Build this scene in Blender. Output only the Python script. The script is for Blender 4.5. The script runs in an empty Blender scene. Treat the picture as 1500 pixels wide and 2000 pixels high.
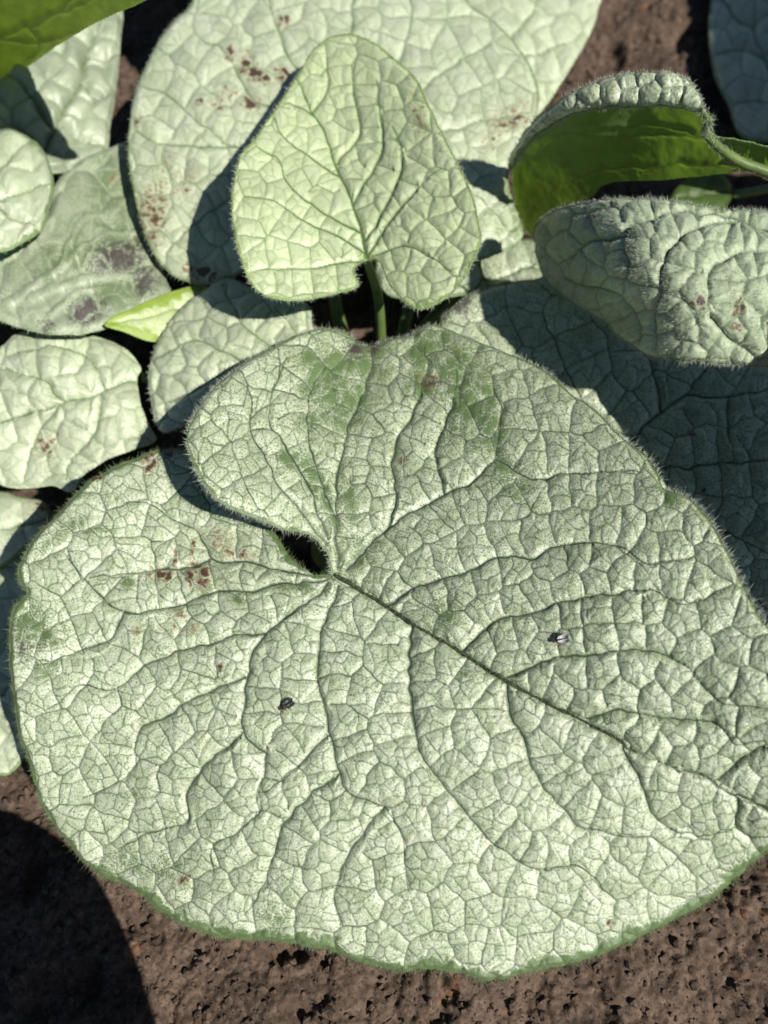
import bpy, math, random
import numpy as np
from mathutils import Vector, Matrix

random.seed(7)
RNG = np.random.default_rng(11)
scene = bpy.context.scene
col = scene.collection

# ------------------------------------------------------------------ camera, sky, sun, exposure
PITCH = math.radians(62.0)          # camera looks this far below the horizontal
CAM = np.array([0.0, 0.0, 0.25])
VFOV = math.radians(60.0)
FPX = 1000.0 / math.tan(VFOV / 2)   # focal length in photo pixels (photo is 1500 x 2000)

cam_data = bpy.data.cameras.new('camera')
cam = bpy.data.objects.new('camera', cam_data)
col.objects.link(cam)
cam.location = CAM
cam.rotation_euler = (math.pi / 2 - PITCH, 0, 0)
cam_data.sensor_fit = 'VERTICAL'
cam_data.sensor_height = 36.0
cam_data.lens = 18.0 / math.tan(VFOV / 2)
cam_data.clip_start = 0.005
cam_data.clip_end = 200.0
cam_data.dof.use_dof = True
cam_data.dof.focus_distance = 0.205
cam_data.dof.aperture_fstop = 13.5
scene.camera = cam

SUN_AZ = math.radians(-40.0)        # from +x (right) turned towards the camera
SUN_EL = math.radians(50.0)
SUN = np.array([math.cos(SUN_EL) * math.cos(SUN_AZ), math.cos(SUN_EL) * math.sin(SUN_AZ), math.sin(SUN_EL)])
world = bpy.data.worlds.new('World')
scene.world = world
world.use_nodes = True
wn = world.node_tree.nodes
sky = wn.new('ShaderNodeTexSky')
sky.sky_type = 'NISHITA'
sky.sun_disc = False
sky.sun_elevation = SUN_EL
sky.air_density = 0.8
sky.dust_density = 0.5
sky.altitude = 800.0
sky.sun_rotation = math.atan2(SUN[0], SUN[1])
world.node_tree.links.new(sky.outputs[0], wn['Background'].inputs[0])
wn['Background'].inputs[1].default_value = 0.05
sun_data = bpy.data.lights.new('sun', 'SUN')
sun_data.energy = 5.0
sun_data.angle = math.radians(0.5)
sun_data.color = (1.0, 0.955, 0.875)
sun = bpy.data.objects.new('sun', sun_data)
col.objects.link(sun)
sun.rotation_euler = Vector(SUN).to_track_quat('Z', 'Y').to_euler()
scene.view_settings.view_transform = 'Standard'
scene.view_settings.look = 'None'
scene.view_settings.exposure = 0.44
scene.view_settings.gamma = 1.0

# ------------------------------------------------------------------ pixel -> place
_F = np.array([0, math.cos(PITCH), -math.sin(PITCH)])
_U = np.array([0, math.sin(PITCH), math.cos(PITCH)])

def ray(x, y):
    x = np.asarray(x, float); y = np.asarray(y, float)
    a = (x - 750.0) / FPX; b = (1000.0 - y) / FPX
    return np.stack([a, b * _U[1] + _F[1], b * _U[2] + _F[2]], -1)

def P(x, y, h):
    """the point at height h (metres above the soil) that lies in the direction of photo pixel x, y"""
    d = ray(x, y)
    t = (np.asarray(h, float) - CAM[2]) / d[..., 2]
    return CAM + d * t[..., None]

def plane_h(px, n):
    """height function of a plane through P(*px) with normal n"""
    p0 = P(*px); n = np.array(n, float)
    k = float(np.dot(n, p0 - CAM))
    def f(x, y):
        d = ray(x, y)
        return CAM[2] + d[..., 2] * (k / (d @ n))
    return f

def unproject(p):
    d = p - CAM
    f = d @ _F
    return np.stack([750 + FPX * d[..., 0] / f, 1000 - FPX * (d @ _U) / f], -1)

def towards_sun(px, h, H):
    """outline at height H whose shadow falls on the given outline at height h"""
    q = np.array(px, float)
    return [tuple(v) for v in unproject(P(q[:, 0], q[:, 1], h) + SUN * ((H - h) / SUN[2]))]

# ------------------------------------------------------------------ numeric helpers
_TAB = np.random.default_rng(5).random((16, 65536)).astype(np.float32)

def vnoise(x, y, seed=0):
    x = np.asarray(x, float); y = np.asarray(y, float)
    xi = np.floor(x).astype(np.int64); yi = np.floor(y).astype(np.int64)
    fx = x - xi; fy = y - yi
    fx = fx * fx * (3 - 2 * fx); fy = fy * fy * (3 - 2 * fy)
    T = _TAB[seed % 16]
    def hsh(a, b):
        return T[(a * 7919 + b * 104729 + (a * b) % 613 * 31 + seed * 977) & 65535]
    a = hsh(xi, yi); b = hsh(xi + 1, yi); c = hsh(xi, yi + 1); d = hsh(xi + 1, yi + 1)
    return (a + (b - a) * fx) * (1 - fy) + (c + (d - c) * fx) * fy

def fbm(x, y, octv=4, seed=0):
    s = 0; a = 0.5; n = 0
    for i in range(octv):
        s = s + a * vnoise(x * 2 ** i + 17.3 * i, y * 2 ** i - 9.1 * i, seed + i); n += a; a *= 0.5
    return s / n

def smooth(a, b, x):
    t = np.clip((x - a) / (b - a), 0, 1)
    return t * t * (3 - 2 * t)

def catmull(pts, closed, n):
    p = np.array(pts, float); m = len(p); out = []
    rng_ = range(m if closed else m - 1)
    t = np.linspace(0, 1, n, endpoint=False)[:, None]
    for i in rng_:
        if closed:
            a, b, c, d = p[i - 1], p[i], p[(i + 1) % m], p[(i + 2) % m]
        else:
            b, c = p[i], p[i + 1]
            a = p[i - 1] if i > 0 else 2 * b - c
            d = p[i + 2] if i + 2 < m else 2 * c - b
        out.append(0.5 * ((2 * b) + (-a + c) * t + (2 * a - 5 * b + 4 * c - d) * t ** 2 + (-a + 3 * b - 3 * c + d) * t ** 3))
    out = np.concatenate(out)
    if not closed: out = np.vstack([out, p[-1]])
    return out

def tps(ctrl):
    c = np.array(ctrl, float); xy = c[:, :2] / 500.0; z = c[:, 2]; n = len(c)
    def k(r2): return 0.5 * r2 * np.log(r2 + 1e-12)
    d2 = ((xy[:, None] - xy[None]) ** 2).sum(-1)
    A = np.zeros((n + 3, n + 3)); A[:n, :n] = k(d2) + np.eye(n) * 0.02
    A[:n, n] = 1; A[:n, n + 1:] = xy; A[n, :n] = 1; A[n + 1:, :n] = xy.T
    w = np.linalg.solve(A, np.concatenate([z, np.zeros(3)]))
    def f(x, y):
        X = np.asarray(x, float) / 500.0; Y = np.asarray(y, float) / 500.0
        r = w[n] + w[n + 1] * X + w[n + 2] * Y
        for i in range(n): r = r + w[i] * k((X - xy[i, 0]) ** 2 + (Y - xy[i, 1]) ** 2)
        return r * 0.01                       # controls are in centimetres
    return f

def seg_dist(px, py, A, B, maxd=None):
    """distance from points to segments A-B, index of the nearest segment"""
    best = np.full(px.shape, 1e9, np.float32); idx = np.zeros(px.shape, np.int32)
    for i in range(len(A)):
        ax, ay = A[i]; bx, by = B[i]
        if maxd is not None:
            m = np.nonzero((px > min(ax, bx) - maxd) & (px < max(ax, bx) + maxd) & (py > min(ay, by) - maxd) & (py < max(ay, by) + maxd))[0]
            if not len(m): continue
            qx, qy = px[m], py[m]
        else:
            m = slice(None); qx, qy = px, py
        dx, dy = bx - ax, by - ay
        t = np.clip(((qx - ax) * dx + (qy - ay) * dy) / (dx * dx + dy * dy + 1e-9), 0, 1)
        d = np.hypot(qx - ax - t * dx, qy - ay - t * dy)
        bm = best[m]; im = idx[m]; s = d < bm
        bm[s] = d[s]; im[s] = i
        best[m] = bm; idx[m] = im
    return best, idx

def inside(px, py, poly):
    r = np.zeros(px.shape, bool)
    q = np.roll(poly, -1, 0)
    for (ax, ay), (bx, by) in zip(poly, q):
        if ay == by: continue
        c = (ay > py) != (by > py)
        r ^= c & (px < (bx - ax) * (py - ay) / (by - ay) + ax)
    return r

def hexgrid(x0, y0, x1, y1, s, jit, rng):
    ys = np.arange(y0, y1, s * 0.87); pts = []
    for j, y in enumerate(ys):
        xs = np.arange(x0 + (s * 0.5 if j % 2 else 0), x1, s)
        pts.append(np.stack([xs, np.full_like(xs, y)], -1))
    p = np.concatenate(pts)
    return p + rng.uniform(-jit, jit, p.shape) * s

def voronoi(px, py, seeds, reach, full=False):
    """nearest seed and exact distance to the cell border, tile by tile"""
    lab = np.zeros(px.shape, np.int32); e = np.full(px.shape, 1e3, np.float32); nb = np.zeros(px.shape, np.int32)
    T = reach
    ti = (px // T).astype(int); tj = (py // T).astype(int)
    key = ti * 100003 + tj
    order = np.argsort(key, kind='stable'); ks = key[order]
    cut = np.nonzero(np.diff(ks))[0] + 1
    for blk in np.split(order, cut):
        i, j = ti[blk[0]], tj[blk[0]]
        c = np.nonzero((seeds[:, 0] > i * T - 1.5 * T) & (seeds[:, 0] < i * T + 2.5 * T) & (seeds[:, 1] > j * T - 1.5 * T) & (seeds[:, 1] < j * T + 2.5 * T))[0]
        if not len(c): continue
        s = seeds[c]
        l, ee, b = _vor(px[blk], py[blk], s, True)
        lab[blk] = c[l]; e[blk] = ee; nb[blk] = c[b]
    if not full: return lab, e
    d = seeds[nb] - seeds[lab]; d /= np.linalg.norm(d, axis=1, keepdims=True) + 1e-9
    return lab, e, d

def _vor(x, y, s, full=False):
    d2 = (x[:, None] - s[None, :, 0]) ** 2 + (y[:, None] - s[None, :, 1]) ** 2
    a = d2.argmin(1)
    if len(s) == 1: return (a, np.full(len(x), 1e3), a) if full else (a, np.full(len(x), 1e3))
    sd = np.hypot(s[:, None, 0] - s[None, :, 0], s[:, None, 1] - s[None, :, 1])
    sd[sd == 0] = 1e-6
    q = (d2 - d2[np.arange(len(x)), a][:, None]) / (2 * sd[a])
    q[np.arange(len(x)), a] = 1e9
    return (a, q.min(1), q.argmin(1)) if full else (a, q.min(1))

def sub_voronoi(px, py, lab, seeds, seedlab):
    """split every cell of lab by its own seeds only, as side veins do"""
    sub = np.zeros(px.shape, np.int32); e = np.full(px.shape, 1e3, np.float32)
    o = np.argsort(lab, kind='stable'); ls = lab[o]
    cut = np.nonzero(np.diff(ls))[0] + 1
    so = np.argsort(seedlab, kind='stable'); sl = seedlab[so]
    for blk in np.split(o, cut):
        L = lab[blk[0]]
        a, b = np.searchsorted(sl, L), np.searchsorted(sl, L, 'right')
        if b <= a: sub[blk] = len(seeds) + L; continue
        c = so[a:b]
        l, ee = _vor(px[blk], py[blk], seeds[c])
        sub[blk] = c[l]; e[blk] = ee
    return sub, e

# ------------------------------------------------------------------ materials
def new_mat(name):
    m = bpy.data.materials.new(name); m.use_nodes = True
    nt = m.node_tree; nt.nodes.clear()
    return m, nt

class N:
    """small shorthand over a node tree"""
    def __init__(s, nt): s.nt = nt
    def node(s, t, **kw):
        n = s.nt.nodes.new(t)
        for k, v in kw.items(): setattr(n, k, v)
        return n
    def link(s, a, b): s.nt.links.new(a, b)
    def put(s, sock, v):
        if isinstance(v, bpy.types.NodeSocket): s.link(v, sock)
        else: sock.default_value = v
    def math(s, op, a, b=0.0, clamp=False):
        n = s.node('ShaderNodeMath', operation=op, use_clamp=clamp); s.put(n.inputs[0], a); s.put(n.inputs[1], b); return n.outputs[0]
    def mix(s, f, a, b, blend='MIX'):
        n = s.node('ShaderNodeMix', data_type='RGBA', blend_type=blend)
        s.put(n.inputs[0], f); s.put(n.inputs[6], a if isinstance(a, bpy.types.NodeSocket) else (*a, 1)); s.put(n.inputs[7], b if isinstance(b, bpy.types.NodeSocket) else (*b, 1))
        return n.outputs[2]
    def ramp(s, f, lo, hi):
        n = s.node('ShaderNodeMapRange', interpolation_type='SMOOTHSTEP'); s.put(n.inputs[0], f); n.inputs[1].default_value = lo; n.inputs[2].default_value = hi
        return n.outputs[0]
    def noise(s, vec, scale, detail=3, rough=0.55):
        n = s.node('ShaderNodeTexNoise'); s.put(n.inputs['Vector'], vec); n.inputs['Scale'].default_value = scale; n.inputs['Detail'].default_value = detail; n.inputs['Roughness'].default_value = rough
        return n.outputs[0]
    def voro(s, vec, scale, feature='F1'):
        n = s.node('ShaderNodeTexVoronoi', feature=feature); s.put(n.inputs['Vector'], vec); n.inputs['Scale'].default_value = scale
        return n.outputs['Distance']

def leaf_mat(name, silver, silver2, green, vein, speck=0.5, rough=0.5, trans=0.12, fine=1.0, bump=0.5, glow=None):
    m, nt = new_mat(name); n = N(nt)
    out = n.node('ShaderNodeOutputMaterial')
    px = n.node('ShaderNodeAttribute', attribute_name='leaf_place').outputs['Vector']
    at = n.node('ShaderNodeAttribute', attribute_name='leaf_mark')
    sep = n.node('ShaderNodeSeparateColor'); n.link(at.outputs['Color'], sep.inputs[0])
    R, G, B, A = sep.outputs[0], sep.outputs[1], sep.outputs[2], at.outputs['Alpha']
    cellv = n.node('ShaderNodeAttribute', attribute_name='cell_tone').outputs['Fac']
    n1 = n.noise(px, 3.0, 4)
    nf = n.noise(px, 34.0, 3, 0.7)
    nm = n.noise(px, 11.0, 3, 0.6)
    dots = n.math('SUBTRACT', 1.0, n.ramp(n.voro(px, 13.0), 0.12, 0.36))
    dots = n.math('MULTIPLY', dots, n.ramp(nm, 0.34, 0.52))
    net = n.math('SUBTRACT', 1.0, n.ramp(n.voro(px, 9.0, 'DISTANCE_TO_EDGE'), 0.02, 0.10))
    c = n.mix(n.ramp(n1, 0.3, 0.7), silver, silver2)
    tone = n.math('ADD', 0.74, n.math('MULTIPLY', cellv, 0.50))
    tc = n.node('ShaderNodeCombineColor')
    for i in range(3): n.link(tone, tc.inputs[i])
    c = n.mix(1.0, c, tc.outputs[0], 'MULTIPLY')
    gsum = n.math('MULTIPLY', dots, speck)
    gsum = n.math('ADD', gsum, n.math('MULTIPLY', net, 0.22 * fine))
    gsum = n.math('ADD', gsum, n.math('MULTIPLY', n.ramp(nf, 0.47, 0.66), speck * 0.9))
    gn = n.math('ADD', G, n.math('MULTIPLY', n.math('SUBTRACT', nf, 0.5), n.math('MULTIPLY', n.ramp(G, 0.02, 0.3), 1.5)))
    c = n.mix(n.math('MINIMUM', gsum, 0.85), c, tuple(g * 1.25 + 0.03 for g in green))
    gsum = n.math('ADD', n.math('MULTIPLY', gsum, 0.5), n.ramp(gn, 0.30, 0.78), clamp=True)
    c = n.mix(n.math('MULTIPLY', n.ramp(gn, 0.14, 0.74), 0.92), c, green)
    bn = n.math('ADD', B, n.math('MULTIPLY', n.math('SUBTRACT', nm, 0.5), n.math('MULTIPLY', n.ramp(B, 0.02, 0.3), 1.6)))
    c = n.mix(n.math('MULTIPLY', n.ramp(bn, 0.04, 0.45), 0.6), c, (0.29, 0.19, 0.095))
    bf = n.ramp(bn, 0.22, 0.72)
    c = n.mix(n.math('MULTIPLY', bf, 0.95), c, (0.060, 0.026, 0.012))
    an = n.math('ADD', A, n.math('MULTIPLY', n.math('SUBTRACT', nf, 0.5), n.math('MULTIPLY', n.ramp(A, 0.02, 0.3), 1.6)))
    c = n.mix(n.math('MULTIPLY', n.ramp(an, 0.18, 0.8), 0.85), c, (0.055, 0.030, 0.042))
    c = n.mix(R, c, vein)
    # fine relief
    h = n.math('ADD', n.math('MULTIPLY', n.voro(px, 12.0, 'SMOOTH_F1'), -0.6), n.math('MULTIPLY', nf, 0.8))
    bp = n.node('ShaderNodeBump'); bp.inputs['Strength'].default_value = bump; bp.inputs['Distance'].default_value = 0.0004
    n.link(h, bp.inputs['Height'])
    pr = n.node('ShaderNodeBsdfPrincipled')
    n.link(c, pr.inputs['Base Color']); n.link(bp.outputs[0], pr.inputs['Normal'])
    n.put(pr.inputs['Roughness'], n.math('ADD', rough, n.math('MULTIPLY', gsum, 0.12)))
    pr.inputs['Specular IOR Level'].default_value = 0.75
    pr.inputs['Sheen Weight'].default_value = 0.08
    pr.inputs['Sheen Roughness'].default_value = 0.4
    tr = n.node('ShaderNodeBsdfTranslucent')
    n.link(n.mix(0.35, c, (0.16, 0.30, 0.03)) if glow is None else n.mix(n.math('MULTIPLY', R, 0.7), n.mix(n.ramp(n1, 0.3, 0.7), glow, tuple(0.7 * g for g in glow)), (0.08, 0.13, 0.02)), tr.inputs['Color'])
    mx = n.node('ShaderNodeMixShader'); mx.inputs[0].default_value = trans
    n.link(pr.outputs[0], mx.inputs[1]); n.link(tr.outputs[0], mx.inputs[2]); n.link(mx.outputs[0], out.inputs[0])
    return m

def simple_mat(name, a, b, scale, rough=0.6, trans=0.0, tcol=None, bump=0.0, spec=0.4, coord='Object', detail=4):
    m, nt = new_mat(name); n = N(nt)
    out = n.node('ShaderNodeOutputMaterial')
    tcn = n.node('ShaderNodeTexCoord').outputs[coord]
    f = n.noise(tcn, scale, detail, 0.6)
    c = n.mix(n.ramp(f, 0.3, 0.7), a, b)
    pr = n.node('ShaderNodeBsdfPrincipled'); n.link(c, pr.inputs['Base Color']); pr.inputs['Roughness'].default_value = rough
    pr.inputs['Specular IOR Level'].default_value = spec
    if bump:
        bp = n.node('ShaderNodeBump'); bp.inputs['Strength'].default_value = bump; bp.inputs['Distance'].default_value = 0.0006
        n.link(n.noise(tcn, scale * 3, 4, 0.7), bp.inputs['Height']); n.link(bp.outputs[0], pr.inputs['Normal'])
    if trans:
        tr = n.node('ShaderNodeBsdfTranslucent'); tr.inputs['Color'].default_value = (*tcol, 1)
        mx = n.node('ShaderNodeMixShader'); mx.inputs[0].default_value = trans
        n.link(pr.outputs[0], mx.inputs[1]); n.link(tr.outputs[0], mx.inputs[2]); n.link(mx.outputs[0], out.inputs[0])
    else:
        n.link(pr.outputs[0], out.inputs[0])
    return m

M = {}
M['hero'] = leaf_mat('silver_leaf', (0.43, 0.490, 0.33), (0.57, 0.62, 0.475), (0.085, 0.145, 0.040), (0.028, 0.055, 0.020), speck=0.80, rough=0.36)
M['pale'] = leaf_mat('pale_leaf', (0.45, 0.51, 0.345), (0.53, 0.58, 0.43), (0.14, 0.21, 0.075), (0.12, 0.18, 0.075), speck=0.26, rough=0.46, fine=0.6)
M['lime'] = leaf_mat('young_leaf', (0.44, 0.52, 0.30), (0.51, 0.58, 0.37), (0.17, 0.26, 0.05), (0.075, 0.14, 0.03), speck=0.20, rough=0.46, fine=0.6)
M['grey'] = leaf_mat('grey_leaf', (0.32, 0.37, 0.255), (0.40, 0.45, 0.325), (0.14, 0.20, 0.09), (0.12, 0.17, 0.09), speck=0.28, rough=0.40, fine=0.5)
M['wool'] = leaf_mat('woolly_leaf', (0.35, 0.43, 0.275), (0.42, 0.495, 0.34), (0.12, 0.19, 0.07), (0.09, 0.14, 0.075), speck=0.35, rough=0.58, fine=0.6)
M['under'] = leaf_mat('leaf_underside', (0.075, 0.135, 0.022), (0.10, 0.165, 0.030), (0.05, 0.10, 0.015), (0.12, 0.17, 0.05), speck=0.3, rough=0.5, trans=0.55, fine=0.3, bump=0.3, glow=(0.30, 0.46, 0.03))
M['back'] = simple_mat('leaf_back', (0.10, 0.17, 0.035), (0.14, 0.21, 0.06), 120, 0.6, 0.45, (0.22, 0.40, 0.05))
M['rim'] = simple_mat('leaf_margin', (0.06, 0.12, 0.025), (0.10, 0.17, 0.05), 300, 0.6)
M['stem'] = simple_mat('green_stem', (0.075, 0.125, 0.03), (0.12, 0.175, 0.05), 200, 0.5, 0.0)
M['rib'] = simple_mat('dark_midrib', (0.012, 0.018, 0.010), (0.040, 0.052, 0.026), 900, 0.6)
M['hair'] = simple_mat('leaf_hair', (0.50, 0.54, 0.44), (0.62, 0.66, 0.56), 300, 0.35, 0.3, (0.6, 0.64, 0.5))
M['hairg'] = simple_mat('green_hair', (0.16, 0.22, 0.09), (0.30, 0.36, 0.20), 300, 0.4, 0.3, (0.3, 0.4, 0.2))
M['fly'] = simple_mat('fly_body', (0.016, 0.014, 0.012), (0.035, 0.03, 0.026), 3000, 0.35)
M['flyleg'] = simple_mat('fly_leg', (0.20, 0.09, 0.035), (0.12, 0.05, 0.02), 3000, 0.4)
M['wingd'] = simple_mat('dark_wing', (0.05, 0.05, 0.045), (0.09, 0.09, 0.08), 2500, 0.3, 0.3, (0.2, 0.2, 0.18))
M['wingp'] = simple_mat('grey_wing', (0.42, 0.42, 0.44), (0.55, 0.55, 0.57), 2500, 0.22, 0.3, (0.4, 0.4, 0.4))

def soil_mat():
    m, nt = new_mat('soil'); n = N(nt)
    out = n.node('ShaderNodeOutputMaterial')
    t = n.node('ShaderNodeTexCoord').outputs['Object']
    c = n.mix(n.ramp(n.noise(t, 45, 5, 0.65), 0.35, 0.68), (0.056, 0.038, 0.026), (0.108, 0.074, 0.053))
    c = n.mix(n.ramp(n.noise(t, 420, 4, 0.7), 0.45, 0.75), c, (0.165, 0.115, 0.085))
    c = n.mix(n.math('MULTIPLY', n.ramp(n.noise(t, 700, 3, 0.7), 0.52, 0.36), 0.7), c, (0.028, 0.018, 0.013))
    c = n.mix(n.math('MULTIPLY', n.ramp(n.noise(t, 95, 2), 0.66, 0.74), 0.6), c, (0.22, 0.10, 0.045))
    pr = n.node('ShaderNodeBsdfPrincipled'); n.link(c, pr.inputs['Base Color']); pr.inputs['Roughness'].default_value = 0.9
    pr.inputs['Specular IOR Level'].default_value = 0.3
    bp = n.node('ShaderNodeBump'); bp.inputs['Strength'].default_value = 0.7; bp.inputs['Distance'].default_value = 0.0009
    h = n.math('ADD', n.noise(t, 600, 5, 0.7), n.math('MULTIPLY', n.voro(t, 480), -0.5))
    n.link(h, bp.inputs['Height']); n.link(bp.outputs[0], pr.inputs['Normal']); n.link(pr.outputs[0], out.inputs[0])
    return m
M['soil'] = soil_mat()

# ------------------------------------------------------------------ mesh helpers
def mesh_obj(name, V, faces, mats, parent=None, face_mat=None, smooth_=True, attrs=None):
    """V (n,3) array, faces a list of (k-gon index array) blocks"""
    me = bpy.data.meshes.new(name)
    V = np.asarray(V, np.float32)
    me.vertices.add(len(V)); me.vertices.foreach_set('co', V.ravel())
    loops = np.concatenate([np.asarray(f, np.int32).ravel() for f in faces])
    tot = np.concatenate([np.full(len(f), np.asarray(f).shape[1], np.int32) for f in faces])
    start = np.concatenate([[0], np.cumsum(tot)[:-1]]).astype(np.int32)
    me.loops.add(len(loops)); me.loops.foreach_set('vertex_index', loops)
    me.polygons.add(len(tot)); me.polygons.foreach_set('loop_start', start)
    try: me.polygons.foreach_set('loop_total', tot)
    except Exception: pass
    for m in mats: me.materials.append(m)
    if face_mat is not None: me.polygons.foreach_set('material_index', np.asarray(face_mat, np.int32))
    me.update(calc_edges=True)
    me.polygons.foreach_set('use_smooth', np.full(len(tot), smooth_, bool))
    if attrs:
        for k, (typ, arr) in attrs.items():
            a = me.attributes.new(k, typ, 'POINT')
            a.data.foreach_set('color' if typ == 'FLOAT_COLOR' else 'vector' if typ == 'FLOAT_VECTOR' else 'value', np.asarray(arr, np.float32).ravel())
    me.validate()
    o = bpy.data.objects.new(name, me)
    col.objects.link(o)
    if parent is not None: o.parent = parent; o.matrix_parent_inverse = parent_inv(parent)
    return o

def parent_inv(p):
    m = Matrix.Identity(4); q = p; chain = []
    while q is not None: chain.append(q.matrix_basis.copy() if q.parent is None else q.matrix_parent_inverse @ q.matrix_basis); q = q.parent
    for c in reversed(chain): m = m @ c
    return m.inverted()

def tube(name, pts, rads, mat, parent, sides=10, closed_end=True):
    p = np.array(pts, float); r = np.array(rads, float); n = len(p)
    V = []; 
    up = np.array([0.3, 0.2, 1.0])
    for i in range(n):
        t = p[min(i + 1, n - 1)] - p[max(i - 1, 0)]; t /= np.linalg.norm(t) + 1e-12
        a = np.cross(t, up); a /= np.linalg.norm(a) + 1e-12; b = np.cross(t, a)
        for k in range(sides):
            th = 2 * math.pi * k / sides
            V.append(p[i] + r[i] * (math.cos(th) * a + math.sin(th) * b))
    F = [[i * sides + k, i * sides + (k + 1) % sides, (i + 1) * sides + (k + 1) % sides, (i + 1) * sides + k] for i in range(n - 1) for k in range(sides)]
    V.append(p[0]); V.append(p[-1]); T = []
    for k in range(sides):
        T.append([len(V) - 2, (k + 1) % sides, k]); T.append([len(V) - 1, (n - 1) * sides + k, (n - 1) * sides + (k + 1) % sides])
    return mesh_obj(name, V, [F, T], [mat], parent)

def hairs(name, pos, dirs, lens, rad, mat, parent, bend=0.35, seed=3):
    """thin tapered three-sided hairs, one object"""
    rng = np.random.default_rng(seed)
    n = len(pos); d = dirs / (np.linalg.norm(dirs, axis=1, keepdims=True) + 1e-12)
    a = np.cross(d, rng.normal(size=(n, 3))); a /= np.linalg.norm(a, axis=1, keepdims=True) + 1e-12
    b = np.cross(d, a)
    L = lens[:, None]
    bendv = a * (rng.uniform(-bend, bend, (n, 1))) * L + np.array([0, 0, -1]) * L * 0.12
    V = np.zeros((n, 7, 3))
    for k in range(3):
        th = 2 * math.pi * k / 3
        o = (math.cos(th) * a + math.sin(th) * b) * rad
        V[:, k] = pos - d * rad * 2 + o
        V[:, 3 + k] = pos + d * L * 0.55 + bendv * 0.3 + o * 0.7
    V[:, 6] = pos + d * L + bendv
    base = (np.arange(n) * 7)[:, None]
    Q = np.concatenate([base + np.array([[k, (k + 1) % 3, 3 + (k + 1) % 3, 3 + k]]) for k in range(3)])
    T = np.concatenate([base + np.array([[3 + k, 3 + (k + 1) % 3, 6]]) for k in range(3)])
    o = mesh_obj(name, V.reshape(-1, 3), [Q, T], [mat], parent)
    o['kind'] = 'stuff'
    return o

# ------------------------------------------------------------------ leaf patches
class Patch: pass

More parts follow.
